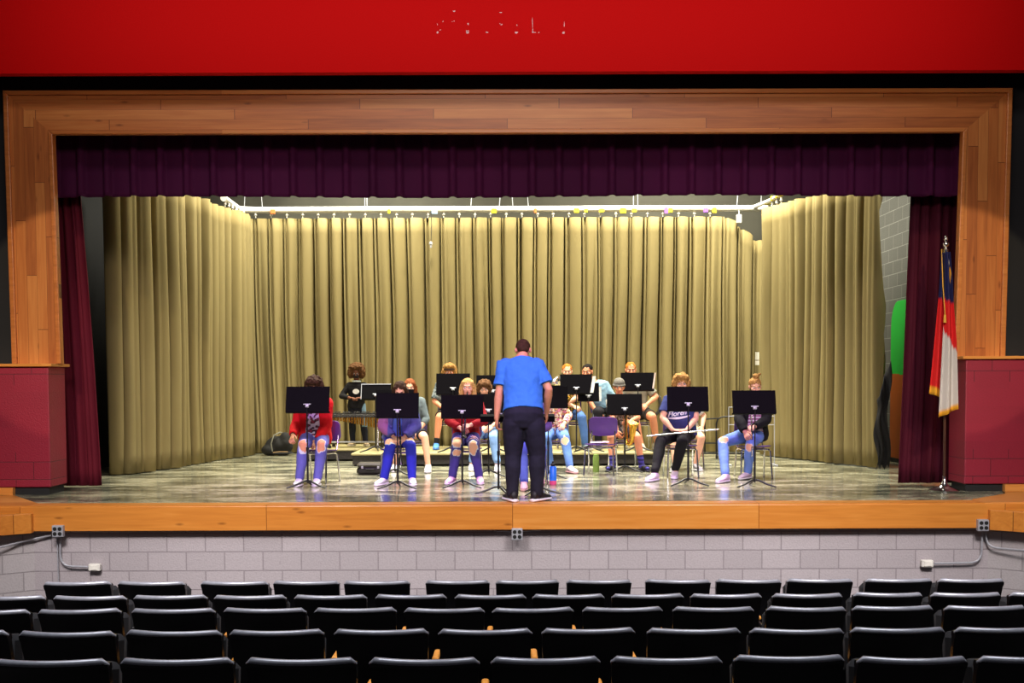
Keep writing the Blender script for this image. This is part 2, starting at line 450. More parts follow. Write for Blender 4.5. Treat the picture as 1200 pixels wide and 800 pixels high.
# ---- stage deck: wooden fascia, wooden corners, black vinyl floor
fx0, fx1 = -7.4, 7.4
g = Geo(); g.box((fx0, D_EDGE, ZS - .272), (fx1, 12.3, ZS - .012))
struct('trim_1', g, MT['fascia'], bevel=.006, label='orange wooden fascia board along the stage front edge', cat='stage edge')
g = Geo(); g.box((-7.6, 12.3, ZS - .272), (7.6, 21.2, ZS - .012)); struct('floor_stage_base', g, MT['riser_side'])
p = [FP(44, 589.3), FP(1139, 584.6), FP(1178, 578), (XD(1178, 12.9), 12.9), (7.3, 12.9), (7.3, 21.0), (-7.3, 21.0), (-7.3, 12.9), (XD(12, 12.9), 12.9), FP(14, 579)]
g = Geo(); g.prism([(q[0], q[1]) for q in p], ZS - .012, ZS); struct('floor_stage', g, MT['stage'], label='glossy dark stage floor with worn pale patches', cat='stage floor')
for sgn, pa, pb in ((-1, FP(14, 579), FP(44, 589.3)), (1, FP(1178, 578), FP(1139, 584.6))):
    X = fx0 if sgn < 0 else fx1
    y0 = D_EDGE + .01
    poly = [(pa[0] - sgn * -.004, pa[1]), (pb[0] - sgn * -.004, pb[1]), (pb[0], y0), (X, y0), (X, 12.75), (pa[0] - sgn * -.004, 12.75)]
    g = Geo(); g.prism(poly, ZS - .012, ZS); struct('trim_%d' % (2 if sgn < 0 else 3), g, MT['step'], label='triangular wooden corner of the stage floor on the %s' % ('left' if sgn < 0 else 'right'), cat='stage edge')
# thin wooden nosing between the vinyl and the front edge
g = Geo(); a, b = FP(44, 589.3), FP(1139, 584.6); g.box((a[0], D_EDGE + .004, ZS - .012), (b[0], min(a[1], b[1]) - .004, ZS - .001)); struct('trim_4', g, MT['fascia'])

# side walkway ledges, a little lower than the stage, following the angled walls
for sgn, x0, d, nm in ((-1, XD(34, 11.6), WL, 'left'), (1, XD(1162, 11.6), WR, 'right')):
    a = np.array([x0, 11.6]); n = np.array([d[1], -d[0]]); n = n if n[1] > 0 else -n
    b = a + d * 4
    poly = [a, b, b + n * 1.2, (a[0], D_EDGE - .002 + 0 * a[1])]
    g = Geo(); g.prism(poly, ZS - .285, ZS - .075)
    struct('trim_%d' % (5 if sgn < 0 else 6), g, MT['fascia'], bevel=.005, label='low wooden ledge along the %s angled wall' % nm, cat='ledge')
    # wooden plinth block beside the pier base
    xe = XD(13 if sgn < 0 else 1179, 12.76)
    g = Geo(); lo, hi = sorted((xe, sgn * 7.4)); g.box((lo, 12.76, ZS), (hi, 13.2, ZS + .085)); struct('trim_%d' % (7 if sgn < 0 else 8), g, MT['step'], bevel=.004)

# ---- maroon block piers with wooden caps and black bases
for sgn, xc, nm, yt in ((-1, XD(58, D_PIER), 'left', 427.5), (1, XD(1131, D_PIER), 'right', 422.5)):
    zt = ZD(yt, D_PIER); zb = ZS + .088
    lo, hi = sorted((xc, sgn * 7.4))
    g = Geo(); g.box((lo, D_PIER, zb), (hi, 13.28, zt)); struct('wall_pier_' + nm, g, MT['pier'], bevel=.012, label='maroon painted block pier on the %s of the stage opening' % nm, cat='pier')
    lo, hi = sorted((xc + sgn * .03, XD(14 if sgn < 0 else 1178, 12.8)))
    g = Geo(); g.box((lo, D_PIER + .03, ZS), (hi, 13.25, zb - .001)); struct('baseboard_' + nm, g, MT['black_wall'])
    lo, hi = sorted((xc - sgn * .05, sgn * 7.4))
    g = Geo(); g.box((lo, D_PIER - .04, zt + .001), (hi, 13.3, zt + .034)); struct('trim_%d' % (9 if sgn < 0 else 10), g, MT['step'], bevel=.004)

# ---- proscenium: black wall, wooden frame, red fascia above
ztop_in = ZD(150, 13.1)
x0, x1 = W(62, 200, 13.1)[0] - .12, W(1128, 200, 13.1)[0] + .12
g = Geo(); g.box((-8, 13.1, ztop_in + .1), (8, 13.3, 8.4)); struct('wall_proscenium_top', g, MT['black_wall'], label='black wall band above the wooden proscenium frame', cat='wall')
g = Geo(); g.box((-8, 13.1, ZD(426, 13.1)), (x0, 13.29, ztop_in + .1)); struct('wall_proscenium_left', g, MT['black_wall'])
g = Geo(); g.box((x1, 13.1, ZD(420, 13.1)), (8, 13.29, ztop_in + .1)); struct('wall_proscenium_right', g, MT['black_wall'])
g = Geo(); g.box((-8, 12.5, ZD(84, 12.5)), (8, 12.62, 8.4))
fas = struct('wall_red_fascia', g, MT['red_wall'], label='red painted fascia above the stage opening', cat='wall')
# pale residue where lettering was taken off the red fascia
g = Geo()
def fleck(px, py, w, h):
    c = W(px, py, 12.498); s = 12.5 / FPX
    th = np.linspace(0, 2 * PI, 7, endpoint=False) + rng.random() * 2
    r = 1 + .35 * rng.standard_normal(7)
    ring = np.stack([c[0] + np.cos(th) * w * s / 2 * r, np.full(7, c[1]), c[2] + np.sin(th) * h * s / 2 * r], 1)
    g.rings([ring, ring + np.array([0, .0025, 0])])
for X, Y, w, h in ((180, 205, 2.4, 2.8), (196, 191, 1.6, 1), (178, 155, .9, 2.4), (213, 137, 1.6, 1.4), (272, 138, 1.6, 1), (284, 134, 2.2, 1.2), (284, 72, 3, 2),
                   (372, 209, 3.6, 1.6), (365, 200, 1.8, 2.4), (376, 197, 1.8, 1.6), (374, 153, 2.4, 2.6), (494, 208, 4, 1.4), (487, 205, 1.2, 1), (587, 157, 1.6, 1.6), (578, 150, 1, 1), (582, 80, 3, 1.6),
                   (682, 208, 3, 2), (685, 161, .9, 1.6), (786, 150, 1.1, 9), (790, 206, 3.4, 2), (787, 190, 1, 3), (826, 208, 2, .9), (984, 207, 3, 2), (988, 158, .9, 4.4), (800, 208, 2.4, 1.2)):
    fleck(480 + X / 5.4545, Y / 5.4545, w, h)
build('lettering_residue', g, M_plain('lettering_residue', (236, 190, 190), .8), fas)

def px_poly(pts, D): return np.array([W(x, y, D) for x, y in pts])
OUT = [(3, 106), (1187, 103), (1178, 421), (14, 426)]
INN = [(60, 156), (1130, 153.5), (1120, 421), (70, 426)]
def mix(a, b, t): return (a[0] + (b[0] - a[0]) * t, a[1] + (b[1] - a[1]) * t)
names = ('trim_11', 'trim_12', 'trim_13')
segs = ((0, 1, 'frame_h', 'wooden proscenium frame, horizontal head across the stage top'), (1, 2, 'frame_v', 'right upright of the wooden proscenium frame'), (3, 0, 'frame_v', 'left upright of the wooden proscenium frame'))
for nm, (i, j, mt, lab) in zip(names, segs):
    poly = px_poly([OUT[i], OUT[j], INN[j], INN[i]], D_FRAME)
    g = Geo(); g.extr(poly, (0, .125, 0))
    o = struct(nm, g, MT[mt], label=lab, cat='proscenium frame')
    for (t0, t1, nmb) in ((0.0, .1, 'outer_bead'), (.93, 1.02, 'inner_bead')):
        q = [mix(OUT[i], INN[i], t0), mix(OUT[j], INN[j], t0), mix(OUT[j], INN[j], t1), mix(OUT[i], INN[i], t1)]
        g = Geo(); g.extr(px_poly(q, D_FRAME - .035), (0, .034, 0))
        build(nmb, g, MT['frame_trim'], o, bevel=.008)

# ---- the stage house
zc = 7.6
g = Geo(); g.box((-7.3, 20.75, ZS), (7.3, 21.0, zc)); struct('wall_stage_back', g, MT['backwall'])
g = Geo(); g.box((-6.4, 13.6, ZS), (-6.2, 20.74, zc)); struct('wall_stage_left', g, MT['black_wall'])  # black colour stands in for the unlit space in the left wing
g = Geo(); g.box((6.1, 13.6, ZS), (6.3, 20.74, zc)); struct('wall_stage_right', g, MT['cmu_dark'], label='dark block side wall seen past the right stage curtain', cat='wall')
g = Geo(); g.box((-7.3, 13.3, zc + .001), (7.3, 21.0, zc + .15)); struct('ceiling_stage', g, MT['ceiling'])

# ================================================================== CURTAINS
def fold_curtain(name, path, zb, zt, prof, nper, mat, parent=None, amp=.08, rows=16, thick=.006, wob=.0, shear=None, hem=None, seed=1, spread=0.0, scallop=0.0, lat=None):
    """path: list of xy; prof(u in folds, hfrac)->-1..1; zt may be a function of 0..1 along the path"""
    P = np.array(path, float)
    seg = np.linalg.norm(np.diff(P, axis=0), axis=1); L = np.concatenate([[0], np.cumsum(seg)]); tot = L[-1]
    n = int(nper * tot) + 1
    s = np.linspace(0, tot, n)
    x = np.interp(s, L, P[:, 0]); y = np.interp(s, L, P[:, 1])
    tx, ty = np.gradient(x), np.gradient(y); l = np.hypot(tx, ty); nx, ny = ty / l, -tx / l
    rings = []
    for k in range(rows + 1):
        h = k / rows
        ss = s + wob * (1 - h) * np.array([mnoise.noise((q * .9, h * 1.4, seed * 7.1)) for q in s]) * 1.0
        d = prof(ss, h) * amp
        zbv = np.array([zb(q / tot) if callable(zb) else zb for q in s]) + scallop * prof(ss, h)
        ztv = np.array([zt(q / tot) if callable(zt) else zt for q in s])
        z = zbv + (ztv - zbv) * h
        X, Y = x + nx * d, y + ny * d
        if lat is not None:
            q = lat(ss, h); X = X + tx / l * q; Y = Y + ty / l * q
        if shear is not None:
            X = X + shear(s / tot, h)
        rings.append(np.stack([X, Y, z], 1))
    g = Geo(); g.rings(rings, caps=False, closed=False)
    o = link(name, g.mesh(name), mat, parent, True, normals=False)
    m = o.modifiers.new('thick', 'SOLIDIFY'); m.thickness = thick; m.offset = 0
    return o

def rand_folds(total, wmin, wmax, seed):
    r = np.random.default_rng(seed); e = [-1.0]
    while e[-1] < total + 1: e.append(e[-1] + r.uniform(wmin, wmax))
    e = np.array(e); a = r.uniform(.6, 1.0, len(e)); k = r.uniform(.35, 1, len(e))
    return e, a, k
def prof_panels(total, w, seed):            # flat panels parted by narrow paired creases
    e, a, k = rand_folds(total, w * .8, w * 1.2, seed)
    e2, a2, k2 = rand_folds(total, w * .35, w * 1.3, seed + 50)
    def f(s, h):
        i = np.clip(np.searchsorted(e, s) - 1, 0, len(e) - 2); t = (s - e[i]) / (e[i + 1] - e[i])
        top = 1 - 1.9 * np.exp(-((t - .5) / .085) ** 2) - 1.2 * np.exp(-((t - .80) / .06) ** 2) * a[i] + .25 * np.cos(2 * PI * t)
        j = np.clip(np.searchsorted(e2, s) - 1, 0, len(e2) - 2); q = (s - e2[j]) / (e2[j + 1] - e2[j])
        low = a2[j] * np.sin(PI * q) ** .8 * 1.5 - .9
        m = .15 + .75 * (1 - h) ** .8
        return top * (1 - m) + low * m
    def lat(s, h):
        i = np.clip(np.searchsorted(e, s) - 1, 0, len(e) - 2); wd = e[i + 1] - e[i]; t = (s - e[i]) / wd
        return .11 * wd * np.sin(2 * PI * t) * (.35 + .65 * h)
    return f, lat
def prof_soft(total, w0, w1, seed):
    e, a, k = rand_folds(total, w0, w1, seed)
    e2, a2, k2 = rand_folds(total, w0 * .8, w1 * .9, seed + 9)
    def f(s, h):
        i = np.clip(np.searchsorted(e, s) - 1, 0, len(e) - 2); t = (s - e[i]) / (e[i + 1] - e[i])
        j = np.clip(np.searchsorted(e2, s) - 1, 0, len(e2) - 2); q = (s - e2[j]) / (e2[j + 1] - e2[j])
        A = a[i] * (np.sin(PI * t) ** .5 * 2) - 1
        B = a2[j] * (np.sin(PI * q) ** .75 * 2) - 1
        m = .5 + .3 * (h - .5)
        return A * (.35 + .65 * m) + B * (1 - m) * .35
    def lat(s, h):
        i = np.clip(np.searchsorted(e, s) - 1, 0, len(e) - 2); wd = e[i + 1] - e[i]; t = (s - e[i]) / wd
        return -.13 * wd * np.sin(2 * PI * t)
    return f, lat

ZTR = ZD(245, 19.9, 590)                     # height of the curtain track
zct = ZTR - .15
xbl, xbr = XD(288, D_BACK), XD(892, D_BACK)
def back_top(t):
    return zct if t < .925 else zct - .42 * (min((t - .925) / .06, 1)) ** 1.3
PB = prof_panels(11, .28, 3)
bc = fold_curtain('stage_curtain', [(xbl, D_BACK + .05), (xbr, D_BACK)], ZS + .015, back_top, PB[0], 90, MT['curtain'], amp=.165, wob=.12, seed=2, lat=PB[1])
tag(bc, 'wide khaki curtain hanging straight across the back of the stage', 'curtain', 'khaki stage curtains')
PL, PR = prof_soft(7, .15, .32, 21), prof_soft(6, .14, .30, 33)
a0, a1 = FP(127, 557), FP(300, 531.5)
lc = fold_curtain('stage_curtain', [(a0[0] + .02, a0[1] + .9), (a0[0] + .02, a0[1] + .25), (a0[0] + .16, a0[1] + .05), (a0[0] + .3, a0[1] + .25), (a1[0] + .0, a1[1] - .3)], ZS + .015, zct, PL[0], 90, MT['curtain'], amp=.24, wob=.2, seed=4, lat=PL[1])
tag(lc, 'khaki side curtain in deep folds on the left of the stage', 'curtain', 'khaki stage curtains')
b0, b1 = FP(1030, 549), FP(893, 533)
rc = fold_curtain('stage_curtain', [(b1[0], b1[1] - .1), (b0[0], b0[1])], ZS + .02, zct, PR[0], 90, MT['curtain'], amp=.24, wob=.2, seed=6, lat=PR[1])
tag(rc, 'khaki side curtain in deep folds on the right of the stage', 'curtain', 'khaki stage curtains')
# torn black cloth hanging from the near edge of the right side curtain
g = []
def blk(s, h): return np.sin(s * 40) * .8 + np.sin(s * 91 + h * 6) * .4
q0 = FP(1024, 552)
o = fold_curtain('black_rag', [(q0[0] - .02, q0[1] - .12), (q0[0] + .17, q0[1] - .10)], lambda t: ZS + .03 + .07 * abs(math.sin(t * 9)), lambda t: ZD(470, q0[1]) + .55 * t, blk, 160, MT['black_wall'], amp=.035, wob=.1, seed=8,
                 shear=lambda t, h: .03 * np.sin(h * 9) )
tag(o, 'torn black cloth strip hanging at the near edge of the right khaki curtain', 'cloth')

# front house drapes and the valance
def shL(t, h): return -.19 * t * h ** 1.2
zv_top = ZD(148, D_VAL)
dl = fold_curtain('house_drape', [(XD(48, 13.75), 13.75), (XD(117, 13.7), 13.7)], ZS + .02, ZD(215, 13.7), prof_soft(2, .1, .17, 41)[0], 120, MT['velvet_lit'], amp=.085, wob=.05, shear=shL, seed=3)
tag(dl, 'burgundy velvet drape gathered at the left of the stage opening', 'curtain', 'velvet house drapes')
def shR(t, h): return .12 * (1 - t) * h
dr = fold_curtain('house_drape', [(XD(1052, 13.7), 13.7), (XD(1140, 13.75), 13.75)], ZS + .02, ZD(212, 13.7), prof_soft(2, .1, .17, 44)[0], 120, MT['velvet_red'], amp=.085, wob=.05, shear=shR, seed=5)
tag(dr, 'burgundy velvet drape gathered at the right of the stage opening, behind the flag', 'curtain', 'velvet house drapes')
def pv(s, h):
    t = (s / .318) % 1.0
    return 1.5 * np.exp(-((t - .5) / .13) ** 4) - .35 + .12 * np.cos(2 * PI * t) + .1 * np.array([mnoise.noise((q * 2, h * 3, 1)) for q in s])
xa, xb = XD(55, D_VAL), XD(1134, D_VAL)
va = fold_curtain('valance', [(xa, D_VAL), (xb, D_VAL)], lambda t: ZD(229.5 - 2.5 * t, D_VAL, 60 + 1070 * t) - .02 + .012 * math.sin(t * 11), zv_top, pv, 60, MT['velvet'], amp=.055, scallop=.004, seed=7)
tag(va, 'pleated purple velvet valance across the top of the stage opening', 'valance')

# ---- curtain track with hooks, wires and tape flags
tr = thing('curtain_track', 'bright white curtain track with hooks above the back curtain', 'curtain track', (0, 19.9, ZTR))
def loc(p): return np.asarray(p) - np.array([0, 19.9, ZTR])
pl, pr = W(262, 231, 18.6), W(917, 229, 18.4)
pA, pB = np.array([XD(293, 19.9), 19.9, ZTR]), np.array([XD(889, 19.9), 19.9, ZTR])
pl[2] = ZTR; pr[2] = ZTR
g = Geo(); g.tube([loc(pl), loc(pA + (-.12, -.1, 0)), loc(pA + (.15, 0, 0)), loc((0, 19.9, ZTR)), loc(pB + (.12, 0, 0))], .055, 12)
build('rail', g, MT['white_paint'], tr, True)
g = Geo(); g.tube([loc(pB + (-.1, -.06, .02)), loc(pB * .5 + pr * .5 + np.array([0, 0, .02])), loc(pr + np.array([0, 0, .02]))], .036, 12)
build('side_rail', g, MT['white_paint'], tr, True)
hg = Geo(); hg.tube([(0, 0, -.04), (0, 0, -.07)], .018, 8); hg.ell((0, 0, -.09), (.026, .026, .02), nu=10, nv=6); hg.tube([(0, 0, -.1), (0, 0, -.14)], .01, 6)
hme = None
def hook(p):
    global hme
    if hme is None:
        o = build('hook', hg, MT['white_paint'], tr, True); hme = o.data
    else:
        o = bpy.data.objects.new('hook', hme); COL.objects.link(o); o.parent = tr
    o.location = loc(p)
for px in np.arange(303, 846, 18.2): hook((XD(px, 19.9), 19.9, ZTR))
for t in np.linspace(.15, .95, 6): hook(pA * (1 - t) + pl * t)
for t in np.linspace(.2, .95, 5): hook(pB * (1 - t) + pr * t)
for px, dx in ((290, -.04), (311, .12), (430, 0), (432.5, 0), (553, -.12), (586, -.14), (602, .1), (620, .12), (742, 0), (747, 0), (862, -.12), (890, -.06)):
    x = XD(px, 19.9)
    g = Geo(); g.tube([loc((x, 19.9, ZTR + .03)), loc((x - dx * .6 + (0 if dx else 0), 19.95, ZTR + .9))], .007, 6)
    build('support_wire', g, MT['steel'], tr, True)
yel = M_plain('yellow_tape', (236, 214, 40), .5); ora = M_plain('orange_tape', (226, 120, 60), .5); blu = M_plain('pale_blue_tape', (170, 200, 230), .5); vio = M_plain('violet_tape', (150, 90, 200), .5)
for px, mt, w, h in ((323, ora, 6, 5), (511, blu, 7, 6), (580, yel, 6, 5), (676, yel, 6, 5), (687, yel, 4, 4), (705, yel, 6, 4), (730, yel, 7, 6), (743, yel, 5, 4), (785, yel, 5, 5), (780, vio, 4, 7), (826, vio, 5, 5), (836, yel, 5, 6), (628, ora, 3, 5), (458, yel, 3, 5)):
    x = XD(px, 19.85); s = 19.85 / FPX
    g = Geo(); g.box((x - w * s / 2, 19.84 - 19.9, -.035 - h * s * .6), (x + w * s / 2, 19.9 - 19.9 - .045, -.035 + h * s * .5), .008)
    o = build('tape_flag', g, mt, tr); o['label'] = 'coloured tape scrap wrapped on the rail'
for t, h in ((.35, .05), (.6, .06), (.8, .05), (.93, .06)):
    p = pB * (1 - t) + pr * t
    g = Geo(); g.box(loc(p) + (-.05, -.05, -.02), loc(p) + (.04, -.0, h), .01); o = build('tape_flag', g, yel, tr); o['label'] = 'yellow tape scrap wrapped on the side rail'
# hanging white counterweight and a short bar at the right end of the track
bx = W(866, 256, 19.75)
o = thing('hanging_weight', 'small white block hung from the right end of the curtain track', 'weight', tuple(bx))
g = Geo(); g.box((-.045, -.03, -.08), (.045, .03, .07), .01); build('block', g, MT['white_paint'], o)
g = Geo(); g.tube([(0, 0, .07), (.01, .06, ZTR - bx[2] - .05)], .006, 6); build('cord', g, MT['white_paint'], o)
# black cable end dangling in front of the back curtain
bx = W(505, 287, 19.7)
o = thing('cable_plug', 'small dark plug dangling on a cord before the back curtain', 'plug', tuple(bx))
g = Geo(); g.lathe([(.0, -.05), (.016, -.045), (.018, .0), (.03, .01), (.03, .05), (.012, .06)], seg=10); build('plug_body', g, MT['steel'], o, True)
g = Geo(); g.tube([(0, 0, .05), (.012, .03, .35), (0, .08, ZTR - bx[2] - .06)], .006, 6); build('cord', g, MT['rubber'], o)

# small white patches at the edge of the right curtain
for py, h in ((417, 9), (425, 5)):
    p = W(887.3, py, 18.9); s = 18.9 / FPX
    g = Geo(); n = 5
    xs = np.linspace(-2.2 * s, 2.2 * s, n); f = [np.array([(x, -.006 * math.cos(k * 1.3), -h * s / 2), (x, -.006 * math.cos(k * 1.3), h * s / 2), (x, .004 - .006 * math.cos(k * 1.3), h * s / 2), (x, .004 - .006 * math.cos(k * 1.3), -h * s / 2)]) for k, x in enumerate(xs)]
    g.rings(f); o = build('edge_patch', g, MT['paper']); o.location = p
    tag(o, 'upper, longer white patch on the edge of the right side curtain' if h > 7 else 'lower, shorter white patch on the edge of the right side curtain', 'patch', 'white patches on the curtain edge')

# green and orange painted board by the right stage wall
def M_board():
    m, nt, b = newmat('painted_scenery_board')
    sp = N(nt, 'ShaderNodeSeparateXYZ'); P = pos(nt); nt.links.new(P, sp.inputs[0])
    n = N(nt, 'ShaderNodeTexNoise', i_Scale=5.0, i_Detail=3.0); nt.links.new(P, n.inputs['Vector'])
    a = N(nt, 'ShaderNodeMath', operation='MULTIPLY_ADD'); nt.links.new(n.outputs[0], a.inputs[0]); a.inputs[1].default_value = .12; nt.links.new(sp.outputs[2], a.inputs[2])
    zc_ = ZD(440, 17.2) + .06
    s = N(nt, 'ShaderNodeMath', operation='GREATER_THAN'); nt.links.new(a.outputs[0], s.inputs[0]); s.inputs[1].default_value = zc_
    r = ramp(nt, s.outputs[0], [(0.0, lin((196, 98, 30))), (1.0, lin((40, 196, 66)))])
    nt.links.new(r.outputs[0], b.inputs['Base Color']); b.inputs['Roughness'].default_value = .6
    return m
zb, zt = ZS + .06, ZD(353, 17.2)
poly = [(15.6, zb), (17.72, zb)] + [(17.72 - .3 + .3 * math.cos(a), zt - .42 + .42 * math.sin(a)) for a in np.linspace(0, PI / 2, 8)] + [(15.6, zt)]
g = Geo(); g.extr([(6.04, y, z) for y, z in poly], (.03, 0, 0))
o = build('scenery_board', g, M_board(), bevel=.004); tag(o, 'tall scenery board painted green over orange beside the right khaki curtain', 'scenery board')
g = Geo(); g.box((6.02, 15.6, ZS), (6.085, 17.72, ZS + .058)); build('foot_rail', g, MT['black_wall'], o)

# ================================================================== WALL BOXES AND CONDUIT
def quad_outlet(px, py, lab):
    D = 11.605; c = W(px, py, D)
    t = thing('outlet_box', lab, 'outlet box', tuple(c))
    s = D / FPX
    g = Geo(); g.box((-6.5 * s, 0, -6.8 * s), (6.5 * s, .06, 6.8 * s), .006); bx_ = build('box', g, MT['steel'], t)
    for dx in (-1, 1):
        for dz in (-1, 1):
            g = Geo(); g.tube([(dx * 2.9 * s, -.004, dz * 2.9 * s), (dx * 2.9 * s, .006, dz * 2.9 * s)], 2.3 * s, 14); build('socket', g, MT['rubber'], bx_)
    return t
quad_outlet(67, 622.5, 'grey four-socket box under the left end of the stage edge')
quad_outlet(606, 626, 'grey four-socket box under the stage edge below the conductor')
quad_outlet(1153, 615.5, 'grey four-socket box under the right end of the stage edge')
def pipe(name, lab, pts, D0=11.73, r=.011, dpt=None):
    P = [W(x, y, (dpt(x) if dpt else D0)) for x, y in pts]
    base = P[0]
    # smooth the bends
    Q = [P[0]]
    for i in range(1, len(P) - 1):
        a, b, c = P[i - 1], P[i], P[i + 1]
        l = min(np.linalg.norm(a - b), np.linalg.norm(c - b), .16) * .8
        u = (a - b) / np.linalg.norm(a - b) * l; v = (c - b) / np.linalg.norm(c - b) * l
        for t in np.linspace(0, 1, 7): Q.append(b + u * (1 - t) ** 2 + v * t ** 2)
    Q.append(P[-1])
    g = Geo(); g.tube([q - base for q in Q], r, 10)
    o = build(name, g, MT['steel'], None, True); o.location = base
    tag(o, lab, 'conduit'); return o
pipe('conduit', 'bent conduit from the left socket box to a white box', [(70.5, 630), (70.5, 663), (104, 664)])
pipe('conduit', 'straight thin conduit dropping from the left socket box', [(67, 630), (69, 700)], r=.006)
pipe('conduit', 'conduit running along the left angled wall to the socket box', [(-12, 644), (36, 632), (60, 627)], dpt=lambda x: 11.735 if x > 30 else 11.735 - (36 - x) / 49 * .44 * .72)
pipe('conduit', 'short conduit stub right of the left socket box', [(74, 619), (90, 618)], r=.007)
pipe('conduit', 'thin conduit left and right of the middle socket box', [(582, 622), (599, 622.5)], r=.008)
pipe('conduit', 'thin conduit stub right of the middle socket box', [(613, 622), (634, 620.5)], r=.008)
pipe('conduit', 'bent conduit from the right socket box to a white box', [(1151, 623), (1150, 659), (1095, 660)])
pipe('conduit', 'bent conduit from the right socket box along the angled wall', [(1155, 623), (1156, 641), (1210, 645.5)], dpt=lambda x: 11.73 if x < 1160 else 11.73 - (x - 1160) / 50 * .33)
pipe('conduit', 'short conduit stub left of the right socket box', [(1132, 611.5), (1146, 611)], r=.007)
for px, py, lab in ((110, 665, 'small white wall box at the end of the left conduit'), (1087.5, 660.5, 'small white wall box at the end of the right conduit')):
    c = W(px, py, 11.7); s = 11.7 / FPX
    t = thing('wall_box', lab, 'wall box', tuple(c))
    g = Geo(); g.box((-6.8 * s, 0, -4.2 * s), (6.8 * s, .065, 4.2 * s), .008); build('box', g, MT['white_paint'], t)
    g = Geo(); g.box((-4.5 * s, -.006, -3 * s), (4.5 * s, .0, 3 * s), .004); build('cover_plate', g, MT['paper'], t)

# ================================================================== LIGHT
def area(name, loc, target, size, power, col, sy=None, spread=PI):
    l = bpy.data.lights.new(name, 'AREA'); l.energy = power; l.color = col; l.size = size; l.spread = spread
    if sy: l.shape = 'RECTANGLE'; l.size_y = sy
    o = bpy.data.objects.new(name, l); COL.objects.link(o); o.location = loc
    d = Vector(target) - Vector(loc); o.rotation_euler = d.to_track_quat('-Z', 'Y').to_euler(); return o
def spot(name, loc, target, power, col, ang, blend=.3, r=.08):
    l = bpy.data.lights.new(name, 'SPOT'); l.energy = power; l.color = col; l.spot_size = rad(ang); l.spot_blend = blend; l.shadow_soft_size = r
    o = bpy.data.objects.new(name, l); COL.objects.link(o); o.location = loc
    d = Vector(target) - Vector(loc); o.rotation_euler = d.to_track_quat('-Z', 'Y').to_euler(); return o
WARM = (1.0, .94, .74)
for x, p in ((-3.9, 130), (-1.3, 185), (1.3, 205), (3.9, 200)):
    area('stage_light', (x, 18.3, 7.3), (x * 1.05, 19.3, 2.0), .7, p, WARM, .4, rad(125))
    area('stage_light', (x * .66, 15.6, 6.8), (x * .66, 15.5, 1.0), .9, 95, (1, .95, .82), .5, rad(78))
for x in (-1, 1):
    area('track_light', (x * 2.6, 19.45, 6.6), (x * 2.6, 19.85, 5.4), 2.4, 150, (1, .97, .84), .2)
area('wing_fill', (5.75, 15.6, 6.4), (5.95, 17.4, 2.4), .5, 32, (1, .95, .8), .3, rad(120))  # unseen fill added to brighten the green scenery board
VIO = (.70, .27, 1.0)
for x in (-2.2, 0, 2.3):
    spot('front_and_fill_light', (x * .8, 8.3, 7.4), (x * 1.1, 13.3, 1.6), 1600, VIO, 27, .8, .15)
    spot('front_and_fill_light', (x * .7, 8.0, 7.4), (x * 1.1, 14.6, 1.6), 140, (1, .88, .8), 25, .8, .15)  # neutral fill added to brighten the second row
for q in (-1, 1):
    spot('house_and_fill_light', (q * 4.6, 5.0, 6.5), (q * 5.15, 13.0, 3.08), 1000, (1, .80, .48), 16.6, .06, .05)
    spot('house_and_fill_light', (q * 5.2, 5.2, 6.4), (q * 6.0, 12.8, 1.5), 480, (1, .82, .56), 19, .5, .05)
    area('stage_light', (q * 3.5, 16.8, 7.0), (q * 5.1, 17.0, 4.2), .8, 75, WARM, .5, rad(130))
    area('house_and_fill_light', (q * 3.2, 5.0, 6.0), (q * 3.0, 11.7, .3), 2.2, 118, (1, .92, .9), 1.2, rad(70))
    area('house_and_fill_light', (q * 2.6, 6.3, 7.2), (q * 2.6, 6.4, 0), 3.6, 125, (.95, .96, 1), 3.0, rad(100))  # unseen downlights added to brighten the seat rims
area('house_and_fill_light', (0, 5.0, 6.8), (0, 12.4, 6.4), 5.0, 190, (1, .84, .76), 1.0)
area('fascia_fill', (0, 9.4, 7.5), (0, 12.5, 6.3), 11.0, 46, (1, .9, .85), .5, rad(90))  # unseen fill added to brighten the red fascia
w = bpy.data.worlds.new('world'); SC.world = w; w.use_nodes = True
w.node_tree.nodes['Background'].inputs[0].default_value = (.8, .78, .9, 1); w.node_tree.nodes['Background'].inputs[1].default_value = .035
SC.view_settings.view_transform = 'Standard'; SC.view_settings.look = 'None'; SC.view_settings.gamma = 1.0
SC.view_settings.use_curve_mapping = False; SC.view_settings.exposure = 0.0
SC.cycles.use_denoising = True
SC.cycles.max_bounces = 6
SC.cycles.sample_clamp_indirect = 6
# ================================================================== AUDITORIUM SEATS
ROWS = [
 # row depth, top pixel y at px 600, back width, floor z, list of (x0, x1) in the photograph
 (8.41, 682.5, [(45,125),(131,211),(230,310),(315,393),(400,478),(497,573),(580,655),(663,740),(757,834),(841,918),(925,1003),(1019,1098),(1104,1182)]),
 (7.50, 699.5, [(-45,44),(54,141),(150,237),(246,332),(341,427),(437,521),(531,615),(624,709),(718,803),(812,896),(908,991),(1004,1086),(1097,1180),(1191,1276)]),
 (6.71, 715.5, [(-70,26),(38,136),(147,246),(255,353),(365,462),(472,567),(577,673),(684,779),(790,886),(900,994),(1006,1101),(1115,1211)]),
 (5.77, 741.5, [(-108,2),(12,126),(138,251),(264,376),(388,500),(512,623),(635,746),(759,870),(882,993),(1004,1115),(1129,1240)]),
 (4.915, 776.0, [(-27,117),(131,266),(281,413),(428,559),(575,705),(718,850),(865,997),(1010,1141),(1157,1290)]),
]
ROWNAME = ['in the row nearest the stage', 'in the second row from the stage', 'in the middle row of the five', 'in the fourth row from the stage', 'in the row farthest from the stage']
